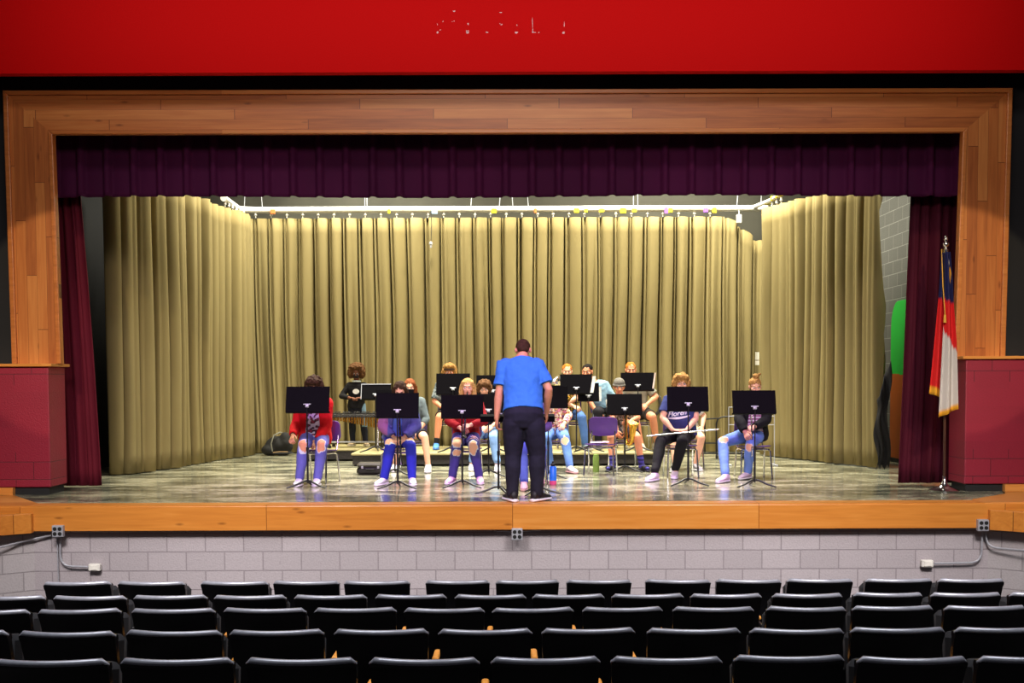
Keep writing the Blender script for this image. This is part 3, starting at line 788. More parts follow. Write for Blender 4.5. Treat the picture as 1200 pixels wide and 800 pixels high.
ORD = ['first', 'second', 'third', 'fourth', 'fifth', 'sixth', 'seventh', 'eighth', 'ninth', 'tenth', 'eleventh', 'twelfth', 'thirteenth', 'fourteenth']
HB = .83                                   # height of a seat back
def seat_proto():
    w = .5
    t = thing('auditorium_seat', '', 'seat')
    # curved back shell: closed profile swept across the width
    n = 17; rings = []
    for i in range(n):
        q = -1 + 2 * i / (n - 1)
        def P(z, y):
            k = (z - .38) / (HB - .38)
            e = abs(q)
            zz = z - (.012 * max(0, (e - .9) / .1) ** 2 if z > HB - .05 else 0)
            x = q * w / 2 * (.93 + .07 * k)
            yb = .058 * q * q - .085 * k + .02 * math.sin(PI * k)
            return (x, yb + y, zz)
        prof = [(.38, 0), (.5, -.004), (.65, -.006), (HB - .045, -.008), (HB - .03, -.014), (HB - .012, -.017), (HB - .003, -.012), (HB, .0), (HB + .001, .026), (HB - .002, .036), (HB - .012, .042), (HB - .03, .04), (HB - .05, .028), (.65, .026), (.5, .026), (.38, .026)]
        rings.append(np.array([P(z, y) for z, y in prof]))
    g = Geo(); g.rings(rings); br_ = build('backrest', g, MT['seat_black'], t, True)
    # grey roll standing in for the sheen on the black top edge
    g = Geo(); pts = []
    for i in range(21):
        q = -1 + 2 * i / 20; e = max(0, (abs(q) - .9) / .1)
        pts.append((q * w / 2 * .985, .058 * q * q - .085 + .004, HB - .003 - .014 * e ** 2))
    g.tube(pts, [.008] + [.0185] * 19 + [.008], 10, 'round', up=(0, 0, 1)); o = build('top_edge_sheen', g, MT['rim_sheen'], br_, True); o['label'] = 'sheen of the top edge, built as a grey roll'
    # upholstered inner pad
    g = Geo(); rr = []
    for i in range(9):
        q = -1 + 2 * i / 8
        rr.append(np.array([(q * .22, .058 * q * q * .8 - .085 * ((z - .38) / (HB - .38)) + y, z) for z, y in ((.44, .03), (.76, .03), (.78, .04), (.76, .062), (.6, .068), (.46, .062))]))
    g.rings(rr); build('back_pad', g, MT['seat_cloth'], br_, True)
    # folded-up seat
    g = Geo(); g.box((-.215, .1, .40), (.215, .2, .78), .03, Matrix.Rotation(rad(-6), 4, 'X')); build('seat', g, MT['seat_cloth'], t, True)
    g = Geo(); g.box((.258, .03, 0), (.282, .13, .60), .006); g.box((.256, -.1, 0), (.284, .2, .03), .006)
    g.box((.259, .03, .56), (.281, .3, .61), .006); build('standard', g, MT['black_metal'], t)
    g = Geo(); g.box((.252, .16, .612), (.29, .36, .64), .008); o = build('armrest', g, MT['arm_wood'], t); o['label'] = 'orange wooden armrest'
    return t
proto = seat_proto(); first = True
for (D, yt, xs), rn in zip(ROWS, ROWNAME):
    for i, (a, b) in enumerate(xs):
        o = proto if first else copy_tree(proto); first = False
        c = (a + b) / 2
        D0 = D + .08
        ztop = W(c, yt + .0035 * (600 - c) - .0, D)[2] + .0
        wd = (b - a) * D / FPX
        o.location = (XD(c, D), D0, ztop - HB)
        o.scale = (wd / .5, 1, 1)
        o.rotation_euler = (rad(rng.normal(0, .5)), rad(rng.normal(0, .35)), rad(rng.normal(0, .8)))
        o['label'] = 'black auditorium seat back, %s from the left %s' % (ORD[i], rn)
        o['group'] = 'black auditorium seats'
# ================================================================== STAGE FURNITURE
def rotz(a):
    return np.array(Matrix.Rotation(a, 3, 'Z'))
# ---- stackable school chair: front faces -Y
def chair_proto():
    t = thing('band_chair', '', 'chair')
    def shell(name, c, w, h, tilt, curve, th=.014):
        n, m = 13, 9; top, bot = [], []
        for i in range(n):
            r1, r2 = [], []
            for j in range(m):
                u, v = -1 + 2 * i / (n - 1), -1 + 2 * j / (m - 1)
                # rounded rectangle
                p = 5.0; k = (abs(u) ** p + abs(v) ** p) ** (1 / p); mx = max(abs(u), abs(v), 1e-6); f = mx / max(k, 1e-6)
                uu, vv = u * f, v * f
                r1.append((uu * w / 2, vv * h / 2, curve * (uu * uu) + .3 * curve * vv * vv))
            bot.append(r1)
        A = np.array(bot).reshape(-1, 3); B = A + np.array([0, 0, th])
        g = Geo(); f = []
        for i in range(n - 1):
            for j in range(m - 1):
                a = i * m + j; f.append((a, a + 1, a + m + 1, a + m))
        edge = [i * m for i in range(n)] + [(n - 1) * m + j for j in range(1, m)] + [i * m + m - 1 for i in range(n - 2, -1, -1)] + [j for j in range(m - 2, 0, -1)]
        k = n * m
        f2 = [tuple(x + k for x in q[::-1]) for q in f]
        side = [(edge[i], edge[(i + 1) % len(edge)], edge[(i + 1) % len(edge)] + k, edge[i] + k) for i in range(len(edge))]
        V = np.concatenate([A, B]); M = np.array(Matrix.Rotation(tilt, 3, 'X'))
        g.add(V @ M.T + np.array(c), f + f2 + side)
        return build(name, g, MT['purple_plastic'], t, True)
    shell('seat', (0, .0, .402), .42, .40, rad(-3), .012)
    shell('backrest', (0, .255, .655), .40, .27, rad(102), -.03)
    g = Geo()
    fr = Geo()
    for sx in (-1, 1):
        # side frame under the seat up to the backrest
        fr.tube([(sx * .17, -.17, .382), (sx * .17, .1, .377), (sx * .17, .21, .405), (sx * .165, .262, .50), (sx * .16, .312, .69)], .011, 8)
        for sy, yy, xx in ((-1, -.22, .205), (1, .24, .20)):
            L = Geo(); L.tube([(sx * .17, -.13 if sy < 0 else .13, .376), (sx * .19, -.17 if sy < 0 else .175, .363), (sx * xx, yy, .012)], .0115, 8); L.tube([(sx * xx, yy, .012), (sx * xx, yy, .0)], .015, 8)
            build('leg', L, MT['chrome'], t, True)
    fr.tube([(-.17, -.1, .377), (.17, -.1, .377)], .010, 8); fr.tube([(-.17, .12, .377), (.17, .12, .377)], .010, 8)
    build('frame', fr, MT['chrome'], t, True)
    return t
CHAIR = [None]
def chair(x, y, z, rz, label, sc=1.0):
    if CHAIR[0] is None: CHAIR[0] = o = chair_proto()
    else: o = copy_tree(CHAIR[0])
    o.location = (x, y, z); o.rotation_euler = (0, 0, rz); o.scale = (sc, sc, sc)
    o['label'] = label; o['category'] = 'chair'; o['group'] = 'purple band chairs'
    return o

# ---- music stand: the musician sits at +Y, the back of the desk faces the camera (-Y)
def stand_parts(t, w, h, zc, tilt, post_x=0.0, z0=0.0, base_rot=0.0):
    """desk centre at height zc, leaning back by tilt (radians); origin on the floor under the post"""
    M = Matrix.Translation((post_x, 0, zc)) @ Matrix.Rotation(tilt, 4, 'X')
    g = Geo(); g.box((-w / 2, -.008, -h / 2), (w / 2, .0, h / 2), .004, M)
    g.box((-w / 2, .0, -h / 2), (w / 2, .055, -h / 2 + .006), .0, M)                     # ledge on the musician's side
    g.box((-w / 2, .055, -h / 2), (w / 2, .058, -h / 2 + .02), .0, M)
    g.box((-w / 2, -.003, h / 2 - .004), (w / 2, .008, h / 2 + .006), .0, M)
    build('desk', g, MT['black_desk'], t)
    g = Geo(); g.box((-.022, -.045, -h * .2 - .04), (.022, -.008, -h * .2 - .005), .006, M); g.tube([np.array(M @ Vector((-.045, -.03, -h * .2))), np.array(M @ Vector((.045, -.03, -h * .2)))], .008, 10)
    o = build('bracket', g, MT['steel'], t, True); o['label'] = 'grey tilt bracket'
    b = np.array(M @ Vector((0, -.035, -h * .2 - .04)))
    g = Geo(); g.tube([b, (b[0], b[1], .45)], .0085, 8); g.tube([(b[0], b[1], .47), (b[0], b[1], .06)], .0125, 10); g.tube([(b[0], b[1], .50), (b[0], b[1], .45)], .017, 10)
    build('post', g, MT['black_metal'], t, True)
    for k in range(3):
        a = base_rot + k * 2 * PI / 3 + PI / 2
        d = np.array([math.cos(a), math.sin(a), 0]); c = np.array([b[0], b[1], 0])
        g = Geo(); g.tube([c + (0, 0, .09), c + d * .05 + (0, 0, .085), c + d * .16 + (0, 0, .04), c + d * .27 + (0, 0, .012)], [.013, .014, .012, .009], 8)
        build('foot', g, MT['black_metal'], t, True)
def stand(desk, base_px, lab, D=None, z0=ZS, tilt=rad(14), rz=0.0, base_rot=0.0, wscale=1.0):
    """desk = (x0, x1, ytop, ybottom) in the photograph"""
    if D is None: D = FP(base_px[0], base_px[1], z0)[1]
    x0, x1, y0, y1 = desk
    zt, zb = ZD(y0, D, x0), ZD(y1, D, x0)
    w = (x1 - x0) * D / FPX; h = (zt - zb) / max(.3, math.cos(tilt))
    xc = XD((x0 + x1) / 2, D)
    t = thing('music_stand', lab, 'music stand', (xc, D, z0), rz, 'black music stands')
    stand_parts(t, w, h, (zt + zb) / 2 - z0, -tilt, 0, z0, base_rot)
    return t

# ---- riser platforms
def riser(name, lab, px0, px1, D0, D1, zt):
    x0, x1 = XD(px0, D0), XD(px1, D0)
    t = thing(name, lab, 'platform', ((x0 + x1) / 2, (D0 + D1) / 2, ZS))
    hw, hd = (x1 - x0) / 2, (D1 - D0) / 2
    g = Geo(); g.box((-hw, -hd, zt - .03), (hw, hd, zt), .006); build('top_board', g, MT['riser_top'], t)
    g = Geo(); g.box((-hw + .02, -hd + .02, .03), (hw - .02, -hd + .05, zt - .031)); g.box((-hw + .02, hd - .05, .03), (hw - .02, hd - .02, zt - .031))
    g.box((-hw + .02, -hd + .051, .03), (-hw + .05, hd - .051, zt - .031)); g.box((hw - .05, -hd + .051, .03), (hw - .02, hd - .051, zt - .031)); build('skirt', g, MT['riser_side'], t)
    n = max(2, int((x1 - x0) / 1.2) + 1)
    for i in range(n):
        for sy in (-1, 1):
            xx = -hw + .08 + (2 * hw - .16) * i / (n - 1)
            L = Geo(); L.box((xx - .04, sy * (hd - .1) - .04, 0), (xx + .04, sy * (hd - .1) + .04, zt - .032), .004); build('foot', L, MT['black_metal'], t)
    return t
ZR = .2
RF, RB = 16.9, 18.7
riser('riser_platform', 'long low riser with a pale top across the middle of the stage', 411, 768, RF, RB, ZR)
riser('riser_platform', 'low platform carrying the xylophone by the back curtain', 352, 421.5, 18.03, 19.35, ZR)
ZRA = ZS + ZR

# ---- stands (desk rectangle in the photograph, foot of the post, what tells it apart)
S = stand
S((335.5, 386.5, 453.5, 483), (361, 571), 'black music stand before the seated person in the red jacket')
S((441.5, 491, 461, 489), (467, 572), 'black music stand before the person in the blue denim jacket with a hidden face')
S((517, 566.5, 463, 489.5), (543, 571), 'black music stand before the blond person in the dark red sweatshirt')
S((781.5, 830, 453.5, 481), (805, 568.5), 'black music stand before the person in the navy lettered T-shirt')
S((858, 909, 458, 484.5), (883, 570), 'black music stand before the person in the black jacket and striped top')
S((563, 605, 485.3, 489), (593, 578.5), 'low black music stand with a flat desk left of the conductor', tilt=rad(78), base_rot=PI / 2)
S((608, 650, 485.3, 489), (629, 578.5), 'low black music stand with a flat desk right of the conductor', tilt=rad(78), base_rot=-PI / 2)
S((619, 665.5, 452, 477.5), (644, 560), 'black music stand before the person in the flowered top, right of the conductor')
S((711, 752.5, 462, 485.5), (731, 553), 'black music stand before the seated person in the grey beanie')
S((551, 594, 462, 488), (573, 558), 'black music stand half hidden by the conductor, before a person in pale jeans')
S((441, 485, 456.5, 482), (464, 557), 'black music stand hidden behind the front one at the denim jacket')
S((511.5, 551, 438, 462), (531, 0), 'black music stand on the riser before the person in blue shoes', D=17.1, z0=ZRA)
S((558.5, 597, 440, 465), (578, 0), 'black music stand on the riser just left of the conductor', D=17.1, z0=ZRA)
a = S((656.5, 694, 439, 461), (675, 0), 'black music stand on the riser before the yellow plaid shirt', D=17.0, z0=ZRA)
b = S((677, 702, 449, 469.5), (688, 0), 'narrow black music stand on the riser before the light blue shirt', D=17.12, z0=ZRA)
c = S((727.5, 766.5, 437, 457.5), (747, 0), 'black music stand on the riser before the ginger-haired person', D=17.1, z0=ZRA)
# stand at the xylophone
p = S((423.5, 458.5, 450, 467.5), (441, 0), 'tilted black music stand with a pale rim beside the xylophone', D=17.2, z0=ZRA, tilt=rad(20))
for ch in list(p.children):
    if ch.name.startswith('desk'):
        w, h = 35 * 17.2 / FPX, .25
        g = Geo(); M = Matrix.Translation((0, 0, (ZD(450, 17.2, 440) + ZD(467.5, 17.2, 440)) / 2 - ZRA)) @ Matrix.Rotation(-rad(20), 4, 'X')
        for q in (((-w / 2, -.014, h / 2 - .012), (w / 2, -.0085, h / 2)), ((-w / 2, -.014, -h / 2), (-w / 2 + .01, -.0085, h / 2 - .0125))): g.box(*q, 0, M)
        o = build('rim', g, MT['steel'], ch); o['label'] = 'pale metal rim'
def sheet(px0, py0, px1, py1, D, w, lab, col=None):
    A, B = W(px0, py0, D), W(px1, py1, D)
    s = D / FPX * w / 2
    g = Geo(); rs = []
    for t in np.linspace(0, 1, 6):
        c = (B - A) * t; y = .006 * math.sin(t * 5)
        rs.append(np.array([(c[0] - s, y, c[2]), (c[0] + s, y + .004, c[2]), (c[0] + s, y + .007, c[2]), (c[0] - s, y + .003, c[2])]))
    g.rings(rs); o = build('sheet_music', g, col or MT['paper']); o.location = A
    tag(o, lab, 'sheet music', 'sheet music on the stands'); return o
sheet(696.5, 440.5, 693.5, 460, 16.93, 3.8, 'white paper strip sticking out beside the stand at the plaid shirt')
sheet(703, 453, 703, 470, 17.16, 3.2, 'pale sheet edge behind the narrow stand at the light blue shirt')
sheet(768, 436.5, 765.3, 455, 17.0, 1.8, 'white paper edge beside the stand of the ginger-haired person', M_plain('pinkish_paper', (240, 210, 200), .8))

# ---- xylophone
xa, xb = XD(389, 18.35), XD(447, 18.35)
t = thing('xylophone', 'xylophone with black bars and brass resonator tubes at the back left', 'xylophone', ((xa + xb) / 2, 18.35, ZRA))
hw = (xb - xa) / 2; zb_ = ZD(486.5, 18.35, 415) - ZRA
n = 18; pitch = 2 * hw / n
bm_ = M_plain('xylophone_bar', (26, 20, 18), .3)
for i in range(n):
    x = -hw + pitch * (i + .5)
    g = Geo(); L = .16 + .1 * i / n
    g.box((x - pitch * .42, -.14, zb_), (x + pitch * .42, -.14 + L, zb_ + .018), .004); build('bar', g, bm_, t)
    if i % 7 not in (2, 6):
        g = Geo(); g.box((x + pitch * .1, .1, zb_ + .04), (x + pitch * .9, .1 + L * .8, zb_ + .058), .004); build('upper_bar', g, bm_, t)
    g = Geo(); ln = .05 + .16 * (i / n) ** 1.1
    g.tube([(x, -.06, zb_ - .02), (x, -.06, zb_ - .02 - ln)], pitch * .36, 10); build('resonator', g, MT['brass'], t, True)
g = Geo(); g.box((-hw - .03, -.17, zb_ - .03), (hw + .03, -.15, zb_ + .0), .003); g.box((-hw - .03, .3, zb_ - .0), (hw + .03, .32, zb_ + .03), .003)
for sx in (-1, 1): g.box((sx * (hw + .03) - .015, -.17, zb_ - .04), (sx * (hw + .03) + .015, .32, zb_ + .02), .003)
build('frame', g, MT['black_metal'], t)
for sx in (-1, 1):
    for sy in (-.14, .29):
        g = Geo(); g.tube([(sx * (hw + .02), sy, zb_ - .03), (sx * (hw + .02), sy, .04)], .014, 8); g.lathe([(.0, 0), (.03, .004), (.03, .05), (0, .054)], (sx * (hw + .02), sy, 0), 10); build('leg', g, MT['black_metal'], t, True)
g = Geo(); g.tube([(-hw - .02, .08, .09), (hw + .02, .08, .09)], .014, 8); build('base_rail', g, MT['steel'], t, True)

# ---- flag on its floor stand
D = 13.3
base = FP(1106.5, 575)
D = base[1]
t = thing('flag_stand', 'state flag of blue, red and white hanging from a pole on a silver base', 'flag', tuple(base))
ztop = ZD(279, D, 1106) - ZS
g = Geo(); g.lathe([(.0, 0), (.17, 0), (.175, .012), (.12, .03), (.06, .05), (.035, .085), (.03, .11), (.022, .12), (.02, .17), (0, .172)], seg=28); o = build('base', g, MT['chrome'], t, True)
g = Geo(); g.tube([(0, 0, .12), (-.01, 0, 1.5), (-.02, 0, ztop - .16)], .0155, 12); build('pole', g, M_plain('dark_oak_pole', (70, 40, 28), .4), t, True)
g = Geo(); g.lathe([(.02, -.17), (.026, -.16), (.026, -.13), (.014, -.125), (.014, -.1), (.03, -.085), (.034, -.07), (.03, -.055), (.012, -.045), (.012, -.035), (.02, -.025), (.022, -.01), (.014, .01), (.004, .03), (0, .032)], (-.02, 0, ztop), 18)
o = build('finial', g, MT['silver'], t, True); o['label'] = 'silver finial'
s = D / FPX
def flag_sheet(name, xl, xr, ytop, yl, yr, colfn, y0, amp, nf, ph):
    nu, nv = 40, 46; rs = []
    P = np.zeros((nv, nu, 2))
    for j in range(nv):
        v = j / (nv - 1); ring = []
        for i in range(nu):
            u = i / (nu - 1)
            yb = yl + (yr - yl) * u
            py = ytop + (yb - ytop) * v
            a, b = np.interp(py, *xl), np.interp(py, *xr)
            px = a + (b - a) * u
            w = W(px, py, D) - base
            d = amp * (.35 + .65 * v) * math.sin(u * nf * PI + ph + .5 * v)
            ring.append((w[0], w[1] + y0 + d, w[2])); P[j, i] = (px, py)
        rs.append(np.array(ring))
    g = Geo(); g.rings(rs, caps=False, closed=False)
    o = link(name, g.mesh(name), MT['flagcloth'], t, True, normals=False)
    pp = P.reshape(-1, 2)
    C = np.array([colfn(x, y, i // nu / (nv - 1), (i % nu) / (nu - 1)) for i, (x, y) in enumerate(pp)])
    setcol(o.data, lambda co: C)
    m = o.modifiers.new('thick', 'SOLIDIFY'); m.thickness = .004
    return o
RED, WHT, BLU, GLD = lin((206, 28, 30)), lin((196, 192, 190)), lin((22, 26, 74)), lin((222, 160, 40))
def c_left(x, y, v, u):
    if v > .955: return GLD
    return BLU if y < 350 else RED
def c_right(x, y, v, u):
    if v > .965: return GLD
    if abs(math.hypot((x - 1110.2) / 1.6, (y - 322) / 8) - .8) < .35 and u > .3: return GLD
    if abs(x - 1109) < 1.1 and 306 < y < 312: return WHT
    if y < 350 + 6 * u: return BLU
    edge = 385 + 26 * u
    return RED if y < edge else WHT
o = flag_sheet('flag_fold', ([296, 350, 400, 462], [1103, 1099.5, 1095, 1089]), ([296, 350, 400, 466], [1106, 1106, 1105.5, 1104]), 296, 461, 466, c_left, -.01, .03, 3, .3); o['label'] = 'red fold with gold fringe'
o = flag_sheet('flag_fold', ([296, 350, 385, 488], [1104, 1104, 1102.5, 1097.5]), ([296, 322, 352, 400, 480], [1110.5, 1112.8, 1114, 1117.5, 1119]), 296, 489, 479, c_right, -.075, .035, 3.2, .0); o['label'] = 'white and blue fold with gold fringe'
g = Geo(); w0 = W(1103.5, 292, D) - base
g.tube([w0, w0 + (.0, -.05, -.4), w0 + (.01, -.1, -.75)], .006, 6); g.lathe([(.0, 0), (.012, -.01), (.018, -.1), (0, -.1)], w0 + (.01, -.1, -.75), 8); o = build('cord_tassel', g, M_plain('gold_cord', (214, 160, 50), .6), t, True)

# ---- bottles
def bottle(px, py, prof, cols, label, D=None):
    p = FP(px, py); t = thing('water_bottle', label, 'bottle', tuple(p)); s = p[1] / FPX
    for nm, pr, mt in prof:
        g = Geo(); g.lathe([(r, z) for r, z in pr], seg=20); build(nm, g, mt, t, True)
    return t
bl, pk, gr = M_plain('blue_bottle', (40, 120, 230), .35), M_plain('pink_bottle', (240, 90, 140), .35), M_plain('olive_green_bottle', (128, 156, 72), .45)
bottle(648, 567.5, (('base_band', [(0, 0), (.043, .0), (.045, .006), (.045, .05), (0, .05)], pk), ('body', [(0, .0505), (.045, .0505), (.045, .215), (.03, .232), (0, .232)], bl), ('lid', [(0, .2325), (.026, .2325), (.028, .24), (.028, .26), (.012, .268), (.012, .29), (0, .292)], MT['rubber'])), None, 'bright blue water bottle with a pink base band behind the conductor')
bottle(698.5, 553, (('body', [(0, 0), (.042, 0), (.045, .008), (.045, .215), (.04, .225), (0, .225)], gr), ('lid', [(0, .2255), (.037, .2255), (.037, .248), (.03, .256), (0, .256)], gr)), None, 'olive green tumbler under the empty purple chair')

# ---- instrument case on the floor, black bag by the back curtain
p = FP(434, 556.5); t = thing('instrument_case', 'small black instrument case on the floor in front of the riser', 'case', tuple(p)); s = p[1] / FPX
blackc = M_plain('case_black', (20, 18, 18), .45)
g = Geo(); g.box((-16.5 * s, 0, 0.008), (16.5 * s, .3, .105), .03); build('lower_shell', g, blackc, t, bevel=.004)
g = Geo(); g.box((-16.5 * s, 0, .108), (16.5 * s, .3, .165), .028); o = build('lid', g, M_plain('case_lid_sheen', (64, 60, 52), .4), t, bevel=.004)  # lid coloured lighter than the case for the reflection on its top
g = Geo(); g.tube([(-.06, -.008, .085), (-.05, -.028, .08), (.05, -.028, .08), (.06, -.008, .085)], .008, 8); build('handle', g, MT['rubber'], t, True)
for x in (-.11, .11):
    g = Geo(); g.box((x - .015, -.008, .09), (x + .015, .0, .125), .002); build('latch', g, MT['steel'], t)
p = FP(327, 533.5); t = thing('gig_bag', 'black bag slumped on the floor by the left end of the back curtain', 'bag', tuple(p)); s = p[1] / FPX
g = Geo(); g.ell((0, .02, .17), (17 * s, .13, .17)); g.ell((-10 * s, .0, .1), (11 * s, .12, .1)); g.ell((8 * s, .0, .25), (8 * s, .11, .16)); g.ell((0, .02, .04), (18 * s, .14, .04))
me = remesh(g, .018, 2, 'bag', lambda co: .02 * nz(co, 7)); o = link('body', me, MT['rubber'], t, True)
g = Geo(); g.tube([(-6 * s, -.13, .08), (-7 * s, -.15, .22), (-4 * s, -.12, .36), (2 * s, -.05, .41), (4 * s, .0, .40)], .012, 8); o = build('strap', g, M_plain('grey_strap', (120, 120, 108), .7), t, True); o['label'] = 'grey strap'
g = Geo(); g.tube([(-5 * s, -.14, .06), (3 * s, -.135, .075), (12 * s, -.11, .07)], .008, 8); o = build('zipper', g, M_plain('tan_zip', (150, 120, 80), .5), t, True)

# ---- black tubular cart on casters at the right
p = FP(846, 537); t = thing('instrument_cart', 'black tubular cart on casters behind the two right-hand front players', 'cart', tuple(p)); s = p[1] / FPX
def cl(px, py, dy=0.0):
    w = W(px, py, p[1] + dy) - p; return (w[0], w[1], w[2])
for dy in (0, .42):
    g = Geo(); g.tube([cl(860, 487.5, dy), cl(846, 488.5, dy), cl(841.5, 490.5, dy), cl(839.5, 496, dy), cl(839.5, 531, dy)], .014, 10); build('upright', g, MT['black_metal'], t, True)
    g = Geo(); g.tube([cl(818, 519, dy), cl(874, 519, dy)], .012, 8); build('lower_bar', g, MT['black_metal'], t, True)
    g = Geo(); g.tube([cl(818, 531, dy), cl(874, 531, dy)], .014, 8); build('base_bar', g, MT['black_metal'], t, True)
g = Geo(); g.tube([cl(826, 491), cl(841, 490)], .012, 8); g.tube([cl(826, 491), cl(826, 531)], .012, 8); build('end_frame', g, MT['black_metal'], t, True)
for px in (840, 871):
    g = Geo(); g.tube([cl(px, 531, 0), cl(px, 531, .42)], .012, 8); build('cross_bar', g, MT['black_metal'], t, True)
    for dy in (0, .42):
        c = cl(px, 531, dy); g = Geo(); r = c[2] / 2 - .008
        g.tube([(c[0] - .014, c[1], r), (c[0] + .014, c[1], r)], r, 14); g.tube([(c[0], c[1], r), (c[0], c[1], c[2])], .008, 8); build('caster', g, MT['rubber'], t, True)
# thin pale wire frame behind the far right player
t = thing('wire_rack', 'thin pale wire rack rising behind the player in the black jacket', 'rack', tuple(FP(880, 545))); q = FP(880, 545)
def cl(px, py, dy=0.0): return W(px, py, q[1] + dy) - q
for px in (854, 907.5):
    g = Geo(); g.tube([cl(px, 545), cl(px, 477)], .007, 8); build('post', g, MT['steel'], t, True)
    g = Geo(); g.box(cl(px, 545) + (-.02, -.16, 0), cl(px, 545) + (.02, .16, .02), .005); build('foot', g, MT['steel'], t)
for py in (477, 487.5, 497.5):
    g = Geo(); g.tube([cl(854, py), cl(907.5, py)], .006, 8); build('crossbar', g, MT['steel'], t, True)
# ================================================================== PEOPLE
def nrm(v): v = np.asarray(v, float); return v / (np.linalg.norm(v) + 1e-12)
def ik(a, c, l1, l2, hint):
    a, c = np.asarray(a, float), np.asarray(c, float); d = c - a; L = np.linalg.norm(d); L2 = min(L, (l1 + l2) * .995)
    dirv = d / (L + 1e-9); c = a + dirv * L2
    x = (l1 * l1 - l2 * l2 + L2 * L2) / (2 * L2); h = math.sqrt(max(l1 * l1 - x * x, 0))
    hn = np.asarray(hint, float); hn = hn - dirv * np.dot(hn, dirv); hn = nrm(hn)
    return a + dirv * x + hn * h, c
SKIN = {'fair': lin((236, 178, 146)), 'tan': lin((214, 148, 112)), 'warm': lin((226, 150, 112)), 'brown': lin((128, 78, 54)), 'dark': lin((92, 56, 40))}
HAIR = {'black': lin((26, 20, 18)), 'dark': lin((62, 42, 28)), 'auburn': lin((122, 66, 34)), 'blond': lin((206, 164, 96)), 'ginger': lin((196, 112, 40)), 'brown': lin((92, 62, 36)), 'lightbrown': lin((168, 124, 70))}

class Fig: pass
def hand_geo(wr, d, n, curl=35, s=1.0, side=1):
    """raw palm and separate finger tubes; d = direction of the fingers, n = palm normal (towards the palm side), side = +1 when thumb lies along cross(d,n)"""
    d = nrm(d); n = nrm(np.asarray(n, float) - d * np.dot(n, d)); t = np.cross(d, n) * side
    pal = Geo(); fin = Geo()
    L = .085 * s
    rs = []
    for k, (q, w, th) in enumerate(((-.012, .020, .017), (.015, .030, .016), (.05, .040, .014), (.08, .041, .012), (.09, .036, .009))):
        c = wr + d * q * s; a = np.linspace(0, 2 * PI, 12, endpoint=False)
        rs.append(np.array([c + t * math.cos(x) * w * s + n * math.sin(x) * th * s for x in a]))
    pal.rings(rs)
    for k, (off, ln, r) in enumerate(((.030, .070, .0088), (.010, .078, .0092), (-.010, .073, .0088), (-.029, .058, .0078))):
        p = wr + d * .075 * s + t * off * s * 1.05; dd = nrm(d + t * off * 2.0); pts = [p, p + dd * .012 * s]; ang = 0
        for j, f in enumerate((.45, .32, .25)):
            ang += rad(curl) * (.8 if j == 0 else 1.0) * (1 + .08 * k)
            v = dd * math.cos(ang) + n * math.sin(ang)
            pts.append(pts[-1] + v * ln * f * s)
        fin.tube(pts, [r * s * 1.02, r * s, r * s * .97, r * s * .88, r * s * .72], 8, 'round')
    p = wr + d * .018 * s + t * .024 * s; dd = nrm(d * .65 + t * .75 + n * .25); d2 = nrm(d * .9 + t * .25 + n * .4)
    fin.tube([p, p + dd * .032 * s, p + dd * .034 * s + d2 * .03 * s, p + dd * .032 * s + d2 * .052 * s], [.013 * s, .0112 * s, .0098 * s, .008 * s], 8, 'round')
    return pal, fin

def rot_head(pitch, yaw, roll, fw):
    """head frame: face looks to -Y; pitch > 0 nods down"""
    M = Matrix.Rotation(PI if fw > 0 else 0, 3, 'Z') @ Matrix.Rotation(yaw, 3, 'Z') @ Matrix.Rotation(pitch, 3, 'X') @ Matrix.Rotation(roll, 3, 'Y')
    return np.array(M)

